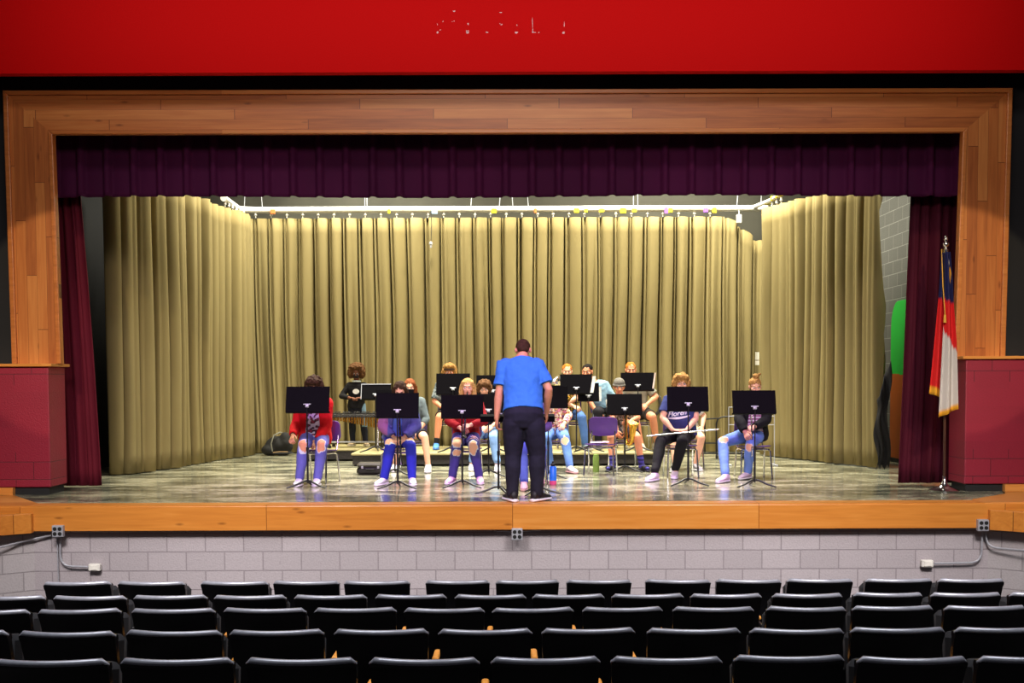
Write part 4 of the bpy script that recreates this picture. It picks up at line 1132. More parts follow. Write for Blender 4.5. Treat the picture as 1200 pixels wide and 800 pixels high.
def figure(name_label, root, J, look, s=1.0, fw=-1, group=None, vox=.0075):
    """J: joints in coordinates local to root. look: clothing description."""
    t = thing('person', name_label, 'person', tuple(root), 0, group)
    w = look.get('w', 1.0)                             # build
    pel, neck = J['pelvis'], J['neck']; sp = neck - pel; SL = np.linalg.norm(sp); su = sp / SL
    front = np.array([0, float(fw), 0]); xs = np.array([1.0, 0, 0])
    sx = nrm(xs - su * np.dot(xs, su)); sy = np.cross(su, sx)
    def torso(prof, dx=0.0):
        a = np.linspace(0, 2 * PI, 22, endpoint=False); rs = []
        for tt, hx, hy, oy in prof:
            c = pel + (su if tt >= 0 else np.array([0, 0, 1.0])) * tt * SL + sy * oy
            rs.append(np.array([c + sx * math.copysign(abs(math.cos(q)) ** .85, math.cos(q)) * (hx + dx) * s * w + sy * math.sin(q) * (hy + dx) * s * w for q in a]))
        return rs
    b = look.get('belly', 0.0)
    TP = [(-.19, .075, .075, 0), (-.12, .145, .105, 0), (0, .158, .115, 0), (.16, .150, .108 + b, 0), (.34, .142, .104 + b, 0), (.55, .158, .112 + b * .4, 0), (.74, .170, .108, 0), (.87, .165, .092, 0), (.95, .115, .070, 0), (1.0, .062, .056, 0), (1.06, .05, .05, 0)]
    body = Geo(); body.rings(torso(TP))
    HC = J['head']; R = rot_head(*J['headrot'], fw)
    body.tube([neck - su * .05 * s, HC + R @ np.array([0, .02, -.06]) * s], [.056 * s, .052 * s], 12)
    def hp(p): return HC + (R @ np.asarray(p, float)) * s
    def hell(g, c, r): g.ell(hp(c), np.array(r) * s, R)
    hell(body, (0, .014, .03), (.075, .094, .085)); hell(body, (0, -.028, -.045), (.056, .060, .068)); hell(body, (0, -.055, -.085), (.03, .03, .022))
    hell(body, (0, -.074, .03), (.05, .016, .012)); hell(body, (.04, -.055, -.015), (.026, .028, .025)); hell(body, (-.04, -.055, -.015), (.026, .028, .025))
    body.tube([hp((0, -.082, .018)), hp((0, -.098, -.008)), hp((0, -.106, -.022))], [.009 * s, .012 * s, .015 * s], 8, 'round')
    for q in (-1, 1): hell(body, (q * .078, .012, -.002), (.010, .022, .032))
    hands = Geo()
    sh, el, wr = J['sh'], J['el'], J['wr']
    for i in (0, 1):
        a, e, c = sh[i], el[i], wr[i]
        body.tube([a + su * .0, a * .5 + e * .5, e], [.053 * s * w ** .5, .046 * s * w ** .5, .040 * s], 12, 'round')
        body.tube([e, e * .7 + c * .3, c], [.040 * s, .042 * s * w ** .3, .027 * s], 12, 'round')
        hd = J['hand'][i] if J.get('hand') and J['hand'][i] is not None else c - e
        hn = J['palm'][i]
        sd = 1 if np.dot(np.cross(nrm(hd), nrm(hn)), np.array(J['thumb'][i])) > 0 else -1
        pal, fin = hand_geo(c, hd, hn, J.get('curl', (35, 35))[i], s, sd)
        body.join(pal); hands.join(fin)
    hips, kn, an, to = J['hip'], J['kn'], J['an'], J['toe']
    for i in (0, 1):
        body.tube([hips[i], hips[i] * .5 + kn[i] * .5, kn[i]], [.084 * s * w, .074 * s * w ** .8, .057 * s * w ** .5], 14, 'round')
        m = kn[i] * .68 + an[i] * .32 + (0, .012 * s * (-fw), 0)
        body.tube([kn[i], m, an[i] * .75 + kn[i] * .25, an[i]], [.056 * s * w ** .5, .056 * s * w ** .5, .042 * s, .036 * s], 12, 'round')
        body.tube([an[i], an[i] * .45 + to[i] * .55 + (0, 0, -.0), to[i] + (0, 0, .01)], [.036 * s, .034 * s, .022 * s], 10, 'round')
    me = remesh(body, vox, 2, 'person_body')
    g = Geo(); g.join(hands)
    # join the fingers into the same mesh
    import bmesh
    bm = bmesh.new(); bm.from_mesh(me); hm = g.mesh('h'); fixn(hm); bm.from_mesh(hm); bm.to_mesh(me); bm.free(); bpy.data.meshes.remove(hm)
    sk = np.array(SKIN[look.get('skin', 'fair')])
    lipc = sk * np.array([.8, .5, .5])
    def skcol(co):
        C = np.tile(sk, (len(co), 1)); n = nz(co, 9); C = C * (1 + .12 * n[:, None])
        l = (co - HC) @ R / s
        m = (np.abs(l[:, 2] + .057) < .009) & (np.abs(l[:, 0]) < .026) & (l[:, 1] < -.06); C[m] = lipc
        return np.clip(C, 0, 1)
    setcol(me, skcol)
    link('body', me, MT['skin'], t, True, normals=False)
    # eyes and brows
    for q in (-1, 1):
        e = Geo(); e.ell(hp((q * .031, -.0745, .010)), (.0125 * s,) * 3, R, 10, 8); em = e.mesh('eye')
        def ec(co):
            l = (co - HC) @ R / s; C = np.tile((.85, .83, .8), (len(co), 1)); C[(l[:, 1] < -.083)] = (.03, .02, .015); return C
        setcol(em, ec); link('eye', em, MT['skin'], t, True)
        e = Geo(); e.tube([hp((q * .014, -.087, .030)), hp((q * .032, -.086, .035)), hp((q * .048, -.074, .031))], [.004 * s, .005 * s, .003 * s], 6); em = e.mesh('eyebrow'); setcol(em, lambda co: np.tile(HAIR[look.get('hair', ('short', 'dark'))[1]], (len(co), 1))); link('eyebrow', em, MT['hair'], t, True)
    # hair
    ht, hc = look.get('hair', ('short', 'dark')); hg = Geo(); amp, fr = .006, 30
    if ht == 'short':
        hell(hg, (0, .026, .046), (.081, .096, .080)); hell(hg, (0, .06, -.01), (.066, .052, .06))
    elif ht == 'crop':
        hell(hg, (0, .022, .040), (.079, .095, .080)); hell(hg, (0, .058, -.02), (.066, .052, .06)); amp = .002
    elif ht == 'afro':
        hell(hg, (0, .07, .07), (.17, .135, .135)); hell(hg, (.115, .03, .0), (.065, .09, .12)); hell(hg, (-.115, .03, .0), (.065, .09, .12)); hell(hg, (0, .08, -.02), (.13, .09, .12)); hell(hg, (0, -.03, .135), (.13, .07, .055)); amp, fr = .018, 34
    elif ht == 'curly':
        hell(hg, (0, .026, .058), (.112, .108, .092)); hell(hg, (.085, .015, .01), (.042, .06, .075)); hell(hg, (-.085, .015, .01), (.042, .06, .075)); hell(hg, (0, -.05, .10), (.09, .045, .04)); amp, fr = .014, 32
    elif ht in ('long', 'bun'):
        hell(hg, (0, .026, .046), (.085, .098, .082))
        if ht == 'long':
            for q in (-1, 1):
                hg.tube([hp((q * .06, -.03, .07)), hp((q * .082, .0, .0)), hp((q * .086, .0, -.10)), hp((q * .085, -.01, -.20)), hp((q * .07, -.02, -.26))], [.026 * s, .032 * s, .034 * s, .032 * s, .016 * s], 10, 'round')
            hell(hg, (0, .08, -.07), (.078, .035, .15))
        else:
            hell(hg, (0, .065, -.005), (.066, .05, .06)); hell(hg, (.01, .03, .145), (.045, .042, .036)); hg.tube([hp((.0, .03, .14)), hp((.04, .02, .165)), hp((.07, .01, .185))], [.03 * s, .02 * s, .01 * s], 8, 'round')
        amp, fr = .006, 45
    if ht != 'none':
        hm = remesh(hg, .008, 1, 'hair', lambda co: amp * s * nz(co, fr, 3) + .5 * amp * s * nz(co, fr * 2.2, 5))
        hcol = np.array(HAIR[hc])
        setcol(hm, lambda co: np.clip(hcol * (1 + .5 * nz(co, 40))[:, None], 0, 1)); link('hair', hm, MT['hair'], t, True, normals=False)
    if 'beanie' in look:
        g = Geo(); hell(g, (0, .015, .06), (.089, .106, .084)); g.tube([hp((0, .015, .035)) + R @ (np.array([math.cos(q) * .088, math.sin(q) * .104, 0]) * s) for q in np.linspace(0, 2 * PI, 25)], .013 * s, 8)
        m = remesh(g, .007, 2, 'beanie'); bc_ = np.array(look['beanie']); setcol(m, lambda co: bc_ * (1 + .25 * nz(co, 60))[:, None]); link('beanie', m, MT['cloth'], t, True, normals=False)
    if 'mask' in look:
        g = Geo(); hell(g, (0, -.045, -.045), (.062, .066, .052)); m = remesh(g, .006, 2, 'mask'); mc = np.array(look['mask']); setcol(m, lambda co: np.tile(mc, (len(co), 1))); link('face_mask', m, MT['cloth'], t, True, normals=False)
    if 'headband' in look:
        g = Geo(); g.tube([hp((0, .012, .055)) + R @ (np.array([math.cos(q) * .086, math.sin(q) * .102, 0]) * s) for q in np.linspace(0, 2 * PI, 25)], .016 * s, 8); m = g.mesh('headband'); hb_ = np.array(look['headband']); setcol(m, lambda co: np.tile(hb_, (len(co), 1))); link('headband', m, MT['cloth'], t, True)
    # ---- clothes
    def cloth(name, g, colfn, v=.0085, wr_=.006, mat='cloth', lab=None, fq=9):
        m = remesh(g, v, 2, name, lambda co: wr_ * s * (nz(co, fq, 2) + .6 * nz(co, fq * 2.3, 4)))
        setcol(m, colfn if callable(colfn) else (lambda co: np.clip(np.tile(np.array(colfn), (len(co), 1)) * (1 + .10 * nz(co, 14))[:, None], 0, 1)))
        o = link(name, m, MT[mat], t, True, normals=False)
        if lab: o['label'] = lab
        return o
    # trousers or shorts
    lo = look['legs']; tk = lo[0]; g = Geo(); ex = .013 * s + look.get('baggy', 0)
    g.rings(torso([(-.225, .085, .085, 0), (-.2, .11, .095, 0), (-.12, .150, .112, 0), (0, .160, .117, 0), (.12, .156, .112 + b, 0), (.2, .150, .108 + b, 0)], .012))
    for i in (0, 1):
        g.tube([hips[i], hips[i] * .5 + kn[i] * .5, kn[i] if tk == 'long' else kn[i] * .72 + hips[i] * .28], [.084 * s * w + ex, .074 * s * w ** .8 + ex, .058 * s * w ** .5 + ex + (0 if tk == 'long' else .018)], 16, 'round' if tk == 'long' else True)
        if tk == 'long':
            m = kn[i] * .68 + an[i] * .32 + (0, .010 * s * (-fw), 0)
            cuff = an[i] * .93 + kn[i] * .07 + (0, 0, lo[2] if len(lo) > 2 else 0)
            g.tube([kn[i], m, an[i] * .72 + kn[i] * .28, cuff], [.057 * s * w ** .5 + ex, .057 * s * w ** .5 + ex, .046 * s + ex, .043 * s + ex], 14, 'round')
    cloth('trousers' if tk == 'long' else 'shorts', g, lo[1], wr_=.005)
    # shirt
    def sleeve(g, frac, ex):
        for i in (0, 1):
            a, e, c = sh[i], el[i], wr[i]
            if frac <= 1:
                q = a + (e - a) * frac; g.tube([a - (e - a) * .1, a + (e - a) * frac * .5, q], [.060 * s * w ** .5 + ex, .056 * s * w ** .5 + ex, .052 * s * w ** .5 + ex + .010], 14)
            else:
                g.tube([a, a * .5 + e * .5, e], [.055 * s * w ** .5 + ex, .049 * s * w ** .5 + ex, .044 * s + ex], 14, 'round')
                q = e + (c - e) * (frac - 1); g.tube([e, e * .6 + q * .4, q], [.044 * s + ex, .045 * s + ex, .034 * s + ex * .8], 14, 'round' if False else True)
    top = look['top']; hem = top.get('hem', .02); g = Geo()
    tp = [q for q in TP if q[0] > hem + .02 and q[0] < .96]
    h0 = np.interp(hem, [q[0] for q in TP], [q[1] for q in TP]); h1 = np.interp(hem, [q[0] for q in TP], [q[2] for q in TP])
    g.rings(torso([(hem, h0 + .008, h1 + .006, 0)] + tp + [(.985, .068, .064, 0)], .019))
    for i in (0, 1): g.ell(sh[i] * .9 + neck * .1 - su * .005, (.07 * s * w ** .5,) * 3)
    sleeve(g, top.get('sleeve', .62), .013 * s)
    cloth(top.get('name', 't_shirt'), g, top['col'], wr_=top.get('wr', .006))
    if 'jacket' in look:
        jk = look['jacket']; g = Geo(); hm_ = jk.get('hem', -.02)
        h0 = np.interp(hm_, [q[0] for q in TP], [q[1] for q in TP]); h1 = np.interp(hm_, [q[0] for q in TP], [q[2] for q in TP])
        prof = [(hm_, h0 + .02, h1 + .02, 0)] + [q for q in TP if hm_ + .02 < q[0] < .93] + [(.975, .085, .075, 0)]
        # open front: ring segments leaving a gap
        gap = jk.get('gap', .55)
        a0 = math.atan2(np.dot(front, sy), 0.0)
        a = np.linspace(a0 + gap, a0 + 2 * PI - gap, 26); outer, inner = [], []
        for tt, hx, hy, oy in prof:
            c = pel + su * tt * SL + sy * oy
            ga = gap * (1.25 - .75 * max(tt, 0)); a = np.linspace(a0 + ga, a0 + 2 * PI - ga, 26)
            f = lambda ex_: np.array([c + sx * math.copysign(abs(math.cos(q)) ** .85, math.cos(q)) * (hx + ex_) * s * w + sy * math.sin(q) * (hy + ex_) * s * w for q in a])
            outer.append(np.concatenate([f(.042), f(.022)[::-1]]))
        g.rings(outer)
        for i in (0, 1): g.ell(sh[i] * .92 + neck * .08, (.078 * s * w ** .5,) * 3)
        sleeve(g, jk.get('sleeve', 1.92), .026 * s)
        cloth('jacket', g, jk['col'], wr_=.008)
    # shoes, socks
    for i in (0, 1):
        d = to[i] - an[i]; d[2] = 0; d = nrm(d); sd = np.array([-d[1], d[0], 0])
        gz = J['ground'][i]; fs = look.get('foot', 1.1)
        def ring(q, hw, z0, z1):
            hw, z0, z1 = hw * fs, z0 * fs, z1 * fs; c = an[i] + d * q * s * fs; c = np.array([c[0], c[1], gz]); a = np.linspace(0, 2 * PI, 14, endpoint=False)
            return np.array([c + sd * math.cos(x) * hw * s + np.array([0, 0, (z0 + z1) / 2 * s + math.sin(x) * (z1 - z0) / 2 * s]) for x in a])
        st = look.get('shoe', ((.85, .85, .88), (.9, .9, .9)))
        if st[0] == 'slide':
            g = Geo(); g.rings([ring(q, hw, .0, .028) for q, hw in ((-.07, .022), (-.05, .036), (.05, .042), (.13, .044), (.18, .034), (.195, .02))]); m = g.mesh('sole'); c1 = np.array(st[1]); setcol(m, lambda co: np.tile(c1, (len(co), 1))); sh_ = link('slide_sandal', m, MT['shoe'], t, True)
            g = Geo(); g.rings([ring(q, .048, .02, .085) for q in (.06, .08, .12, .135)]); m = g.mesh('strap'); setcol(m, lambda co: np.tile(c1, (len(co), 1))); link('sandal_strap', m, MT['shoe'], sh_, True)
        else:
            g = Geo(); g.rings([ring(q, hw, .02, z1) for q, hw, z1 in ((-.075, .018, .07), (-.062, .034, .095), (-.03, .039, .108), (.02, .041, .10), (.06, .043, .082), (.11, .046, .066), (.16, .042, .055), (.19, .028, .044), (.20, .012, .034))])
            g.tube([an[i] + (0, 0, -.02 * s), an[i] + (0, 0, .03 * s)], [.044 * s, .043 * s], 12)
            m = remesh(g, .008, 2, 'shoe'); c1 = np.array(st[0]); setcol(m, lambda co: np.tile(c1, (len(co), 1))); sh_ = link('shoe', m, MT['shoe'], t, True, normals=False)
            g = Geo(); g.rings([ring(q, hw, .0, .03) for q, hw in ((-.085, .012), (-.072, .034), (-.03, .042), (.03, .042), (.11, .049), (.165, .044), (.195, .03), (.207, .012))]); m = g.mesh('sole'); c2 = np.array(st[1]); setcol(m, lambda co: np.tile(c2, (len(co), 1))); link('sole', m, MT['shoe'], sh_, True)
        if 'sock' in look:
            sc_, hh = look['sock']; g = Geo(); q = an[i] + (kn[i] - an[i]) * hh
            g.tube([an[i] + (0, 0, -.03 * s), an[i] + (0, 0, .01), q], [.046 * s, .042 * s, .05 * s], 14)
            if st[0] == 'slide': g.tube([an[i], an[i] + d * .08 * s + (0, 0, -.02 * s), an[i] + d * .17 * s + (0, 0, -.035 * s)], [.043 * s, .042 * s, .03 * s], 12, 'round')
            cloth('sock', g, sc_, v=.008, wr_=.002)
    return t

# ---- colour patterns
def solid(c): return lin(c)
def pat_noise(cols, sc, th=(-.15, .15), seed=1):
    cs = [np.array(lin(c)) for c in cols]
    def f(co):
        n = nz(co, sc, seed); m = nz(co, sc * 1.7, seed + 9)
        C = np.tile(cs[0], (len(co), 1)); C[n > th[0]] = cs[1 % len(cs)]
        if len(cs) > 2: C[m > th[1]] = cs[2]
        if len(cs) > 3: C[(m < -th[1]) & (n < 0)] = cs[3]
        if len(cs) > 4: C[(n > .25)] = cs[4]
        return C
    return f
def pat_stripe(cols, per, axis=2):
    cs = [np.array(lin(c)) for c in cols]
    def f(co):
        k = (np.floor(co[:, axis] / per * 2 + .15 * nz(co, 5)).astype(int)) % 2
        return np.where(k[:, None] == 0, cs[0], cs[1])
    return f
def pat_plaid(cols, per):
    cs = [np.array(lin(c)) for c in cols]
    def f(co):
        u, v = (co[:, 0] + co[:, 2]) / per, (co[:, 0] - co[:, 2]) / per
        a = (u % 1) < .45; b_ = (v % 1) < .45
        C = np.tile(cs[0], (len(co), 1)); C[a ^ b_] = cs[1]; C[a & b_] = cs[2]
        return C
    return f

def seated(label, base_y, hipx, feet, knees, headtop, look, s=.98, lean=8, z0=ZS, wrists=None, pitch=12, yaw=0, roll=0, back=None, chair_lab=None, hsp=.085, kz=None, palms=None, curl=(40, 40), elb=None, chair_dy=.02, chair_rz=0.0, toes=(0, 0), seat_h=.44, twist=0, chair_dx=0, hands=None, neckdx=None):
    """feet, knees and wrists come from the photograph; the rest follows from body proportions"""
    F = [FP(px, py, z0) for px, py in feet]
    yk = np.mean([f[1] for f in F]) if base_y is None else FP(600, base_y, z0)[1]
    yh = yk + .43 * s if back is None else yk + back
    root = np.array([XD(hipx, yh), yh, z0])
    hz = seat_h + .024 + max(.105 * s * look.get('w', 1.0), .104)
    J = {'pelvis': np.array([0, 0, hz])}
    J['hip'] = [np.array([q * hsp * s, 0, hz]) for q in (-1, 1)]
    kn, an, to = [], [], []
    for i in (0, 1):
        z = (.5 * s if kz is None else kz[i]); Lt = .415 * s
        x = XD(knees[i], yk + .02) - root[0]; dx = x - J['hip'][i][0]
        dy = math.sqrt(max(Lt ** 2 - dx ** 2 - (z - hz) ** 2, .04))
        kn.append(np.array([x, -dy, z]))
        f = F[i] - root; an.append(np.array([f[0], f[1], .078 * s])); d = np.array([math.sin(rad(toes[i])), -math.cos(rad(toes[i])), 0]); to.append(an[i] + d * .14 * s + (0, 0, -.05 * s))
    J['kn'], J['an'], J['toe'] = kn, an, to; J['ground'] = [0.0, 0.0]
    SL = .50 * s; L = rad(lean)
    # lean sideways so that the head lands where the photograph has it
    hd_y = yh - math.sin(L) * (SL + .1)
    hx = XD(headtop[0], hd_y) - root[0]
    nx = hx * .78 if neckdx is None else neckdx
    v = nrm([nx / SL, -math.sin(L), math.cos(L)]); J['neck'] = J['pelvis'] + v * SL
    P = rad(pitch); Rh = rot_head(P, rad(yaw), rad(roll), -1)
    J['headrot'] = (P, rad(yaw), rad(roll)); J['head'] = J['neck'] + np.array([(hx - nx), 0, 0]) + v * .085 * s + Rh @ np.array([0, -.005, .075]) * s
    sw = .158 * s * look.get('sw', 1.0)
    tw = rad(twist); sxv = np.array([math.cos(tw), math.sin(tw), 0])
    J['sh'] = [J['neck'] - v * .055 * s + sxv * q * sw for q in (-1, 1)]
    J['el'], J['wr'] = [], []
    for i in (0, 1):
        q = (-1, 1)[i]
        if wrists and wrists[i] is not None:
            px, py, fo = wrists[i]; c = W(px, py, yh - fo) - root
        else: c = kn[i] * .62 + J['hip'][i] * .38 + np.array([0, 0, .10 * s])
        h = elb[i] if elb else (q * .8, .35, -.7)
        e, c = ik(J['sh'][i], c, .27 * s, .245 * s, h); J['el'].append(e); J['wr'].append(c)
    J['palm'] = palms or [np.array([.5, .2, -.8]), np.array([-.5, .2, -.8])]
    J['thumb'] = [np.array([1, -.2, .3]), np.array([-1, -.2, .3])]
    J['hand'] = hands; J['curl'] = curl
    if 'legs_fn' in look: look['legs'] = look['legs_fn'](J)
    o = figure(label, root, J, look, s, -1)
    if chair_lab: chair(root[0] + chair_dx, root[1] + chair_dy, z0, chair_rz, chair_lab)
    return o, root, J

WHITE_SHOE = (lin((226, 222, 232)), lin((236, 232, 240)))
def rips(base, patches, skin):
    """jeans with torn openings; patches = list of (centre, radius) in local coordinates"""
    bs, sk = np.array(lin(base)), np.array(SKIN[skin])
    def f(co):
        C = np.tile(bs, (len(co), 1)) * (1 + .22 * nz(co, 6))[:, None]
        n = nz(co, 22, 5)
        for c, r in patches:
            d = np.linalg.norm((co - np.asarray(c)) / np.asarray(r), axis=1) + .35 * n
            C[d < 1.13] = np.array(lin((206, 214, 232))); C[d < 1.0] = sk
        return np.clip(C, 0, 1)
    return f
# ================================================================== THE BAND
def part(name, g, mat, parent, root, smooth=True, bevel=0, label=None):
    o = build(name, g, mat, parent, smooth, bevel)
    if label: o['label'] = label
    return o
CH = 'purple band chair '
# 1 red jacket, front row far left -------------------------------------------------
red = lin((216, 22, 28))
def print_shirt(co):
    C = np.tile(lin((222, 208, 226)), (len(co), 1)); n = nz(co, 26, 3)
    m = (n > .02) & (np.abs(co[:, 0]) < .085); C[m] = lin((60, 32, 52)); C[(n > .28) & m] = lin((150, 60, 80)); return C
o, r, J = seated('person in a red track jacket seated far left behind a music stand', None, 369, [(351, 569), (372, 569)], [355.5, 377], (369, 442),
    dict(skin='tan', hair=('curly', 'dark'), top=dict(col=print_shirt, hem=-.05, sleeve=.5), w=1.1, jacket=dict(col=lambda co: np.where((np.abs(np.abs(co[:, 0]) - .30) < .010)[:, None], (.75, .7, .7), red), gap=.42, hem=-.14), legs_fn=lambda J: ('long', rips((98, 98, 176), [(J['kn'][0] + (0, -.03, .0), (.055, .09, .085)), (J['kn'][1] + (-.005, -.03, .0), (.055, .09, .085))], 'tan')), shoe=WHITE_SHOE),
    s=1.0, lean=9, wrists=[(343, 510, .27), (372, 516, .22)], pitch=22, elb=[(-.25, .8, -.5), (.9, .3, -.4)], chair_lab=CH + 'under the person in the red jacket', chair_rz=rad(-14), chair_dx=.03)
g = Geo(); c = J['wr'][0]; e = J['el'][0]; d = nrm(c - e); g.tube([c - d * .035, c - d * .012], .036, 14); part('wristwatch', g, MT['black_metal'], o, r)

# 2 denim jacket, front row, head bowed behind the stand ---------------------------
denim = np.array(lin((86, 92, 150)))
o, r, J = seated('person in a blue denim jacket bowed behind a stand, second from left in front', None, 466, [(450, 568), (483, 568)], [457, 481], (469, 457),
    dict(skin='fair', hair=('long', 'dark'), top=dict(col=lin((96, 130, 206)), hem=-.02), jacket=dict(col=lambda co: np.where((co[:, 0] < -.10)[:, None] & (co[:, 2] > .62)[:, None], np.array(lin((150, 96, 140))), denim), gap=.3, hem=-.02), legs_fn=lambda J: ('long', rips((44, 50, 176), [(J['kn'][0] + (.0, .03, .05), (.075, .08, .06)), (J['kn'][1] + (-.01, .10, .06), (.07, .09, .05))], 'fair')), shoe=WHITE_SHOE),
    s=.97, lean=16, wrists=[(461, 512, .27), (474, 512, .27)], pitch=30, toes=(-22, 10), chair_lab=CH + 'under the person in the denim jacket')
# clarinet held between the knees
A, B = W(468, 488, r[1] - .30) - r, W(470, 545, r[1] - .36) - r
def clarinet(A, B, root, lab, silver=False):
    A, B = np.asarray(A), np.asarray(B); t = thing('clarinet' if not silver else 'flute', lab, 'instrument', tuple(root + A)); v = B - A; L = np.linalg.norm(v); u = v / L
    def P(f): return v * f
    g = Geo()
    if silver: g.tube([P(0), P(1)], .0105, 12)
    else: g.tube([P(0), P(.06), P(.07), P(.14), P(.82), P(.9), P(.96), P(1)], [.007, .011, .014, .0135, .0135, .017, .026, .034], 14)
    o = build('tube', g, MT['silver'] if silver else M_plain('clarinet_wood', (24, 20, 22), .3), t, True)
    n = 7
    for k in range(n):
        f = .2 + .58 * k / (n - 1); g = Geo(); side = nrm(np.cross(u, (1, 0, 0)))
        c = P(f) + np.array([0, -.014, 0]) - u * np.dot(u, (0, -.014, 0)); g.tube([c, c + np.array([0, -.006, 0])], .0085, 10); build('key', g, MT['silver'], t, True)
    if silver: g = Geo(); g.tube([P(.06) - (.012, 0, 0), P(.06) + (.012, 0, 0)], .013, 10); build('lip_plate', g, MT['silver'], t, True)
    else: g = Geo(); g.tube([P(.15), P(.165)], .0155, 12); g.tube([P(.48), P(.495)], .0155, 12); g.tube([P(.985), P(1)], .0355, 14); build('ring', g, MT['silver'], t, True)
    return t
clarinet(A, B, r, 'black clarinet held upright between the knees of the denim jacket')

# 4 auburn hair, second row behind the denim jacket --------------------------------
o, r, J = seated('person with auburn hair and grey-green sleeves seated behind the denim jacket', None, 483, [(463, 552), (502, 553)], [466, 497.5], (481, 449),
    dict(skin='fair', hair=('long', 'auburn'), top=dict(col=lin((104, 116, 118)), hem=-.06, sleeve=1.4), mask=lin((226, 222, 214)), legs=('short', lin((40, 40, 52))), shoe=WHITE_SHOE),
    s=.98, lean=5, wrists=[(472, 508, .25), (491, 505, .2)], pitch=14, chair_lab=CH + 'behind the denim jacket under the person with auburn hair')

# 5 blond, dark red sweatshirt ---------------------------------------------------
def sweat(co):
    C = np.tile(lin((150, 16, 26)), (len(co), 1)) * (1 + .12 * nz(co, 12))[:, None]
    return np.clip(C, 0, 1)
camo_ = pat_noise([(70, 62, 134), (214, 140, 190), (92, 84, 160)], 11, (.08, .2), 4)
o, r, J = seated('person with blond hair in a dark red sweatshirt playing the clarinet in front', None, 546, [(530, 566.5), (562, 566.5)], [535.5, 554.5], (548, 448),
    dict(skin='fair', hair=('long', 'blond'), top=dict(col=sweat, hem=-.06, sleeve=1.9, wr=.009), belly=.02, w=1.08, legs_fn=lambda J: ('long', rips((70, 62, 134), [(J['kn'][0] + (0, .0, .04), (.065, .19, .07)), (J['kn'][0] + (0, -.07, -.09), (.055, .09, .04)), (J['kn'][1] + (0, -.05, -.02), (.055, .08, .09)), (J['kn'][1] + (0, .12, .05), (.06, .02, .07)), (J['kn'][1] + (0, .06, .05), (.06, .016, .07))], 'fair')), shoe=(lin((226, 180, 216)), lin((232, 214, 236)))),
    s=.97, lean=4, wrists=[(539, 501, .30), (551, 498, .30)], pitch=6, elb=[(-.9, .2, -.5), (.9, .2, -.5)], toes=(-16, 6), chair_lab=CH + 'under the blond person in the dark red sweatshirt')
A = J['head'] + np.array([0, -.115, -.055]); B = W(543.5, 512, r[1] - .42) - r
clarinet(A, B, r, 'clarinet played by the blond person in the dark red sweatshirt')
# white lettering blocks of the sweatshirt
def chest_text(o, txt, J, size, off, mat, rot=0.0, name='shirt_lettering', drop=.2, xo=0.0, shear=.0, depth=.15):
    cu = bpy.data.curves.new(name, 'FONT'); cu.body = txt; cu.size = size; cu.align_x = 'CENTER'; cu.extrude = .002; cu.shear = shear; cu.offset = off
    tmp = bpy.data.objects.new(name, cu); COL.objects.link(tmp)
    dg = bpy.context.evaluated_depsgraph_get(); dg.update(); me = bpy.data.meshes.new_from_object(tmp.evaluated_get(dg), depsgraph=dg)
    bpy.data.objects.remove(tmp)
    ob = bpy.data.objects.new(name, me); COL.objects.link(ob); me.materials.clear(); me.materials.append(mat); ob.parent = [ch for ch in o.children if ch.name.startswith('t_shirt')][0]
    su = nrm(J['neck'] - J['pelvis']); c = J['neck'] - su * drop
    ang = math.asin(-su[1])
    # lay the letters on the front of the shirt: rays from the chest axis to the shirt mesh
    sh = [ch for ch in o.children if ch.name.startswith(('t_shirt', 'sweatshirt'))][0]
    from mathutils.bvhtree import BVHTree
    bv = BVHTree.FromPolygons([v.co.copy() for v in sh.data.vertices], [tuple(p.vertices) for p in sh.data.polygons])
    M = Matrix.Rotation(rot, 3, 'Y')
    for v in me.vertices:
        x, y, z = v.co; q = M @ Vector((x + xo, 0, y)); w = Vector(c) + Vector((q.x, -.6, q.z))
        h = bv.ray_cast(w, Vector((0, 1, 0)))
        yy = h[0].y if h[0] is not None else c[1] - depth
        v.co = (w.x, yy - .004 - z, w.z)
    me.update(); return ob
wl = M_plain('white_print', (236, 232, 240), .7)

# 6 riser, shorts and blue shoes ----------------------------------------------------
grey_pat = pat_noise([(96, 108, 112), (150, 160, 160), (70, 80, 84)], 20, (0, .15), 2)
o, r, J = seated('person in shorts and bright blue shoes on the riser, far left', None, 526, [(511.5, 526.5), (535, 526.5)], [514.5, 541], (527, 428),
    dict(skin='warm', hair=('curly', 'lightbrown'), headband=lin((70, 50, 40)), top=dict(col=grey_pat, hem=-.05, sleeve=.85), legs=('short', lin((44, 40, 40))), shoe=(lin((70, 130, 200)), lin((60, 110, 180))), sock=(lin((34, 34, 40)), .25)),
    s=1.02, lean=3, z0=ZRA, wrists=[(519, 478, .25), (534, 478, .25)], pitch=8, chair_lab=CH + 'on the riser under the person in blue shoes')

# 7 pale jeans, behind the conductor's left arm ------------------------------------
o, r, J = seated('person in pale blue jeans half hidden behind the conductor on his left', None, 570, [(553, 551), (583, 552)], [557, 578], (568, 455),
    dict(skin='fair', hair=('curly', 'brown'), top=dict(col=lin((30, 28, 34)), hem=-.05, sleeve=1.4), legs=('long', lin((128, 164, 214)), .05), shoe=WHITE_SHOE),
    s=.95, lean=10, wrists=[(564, 500, .25), (577, 499, .25)], pitch=18, chair_lab=CH + 'under the person in pale jeans beside the conductor')

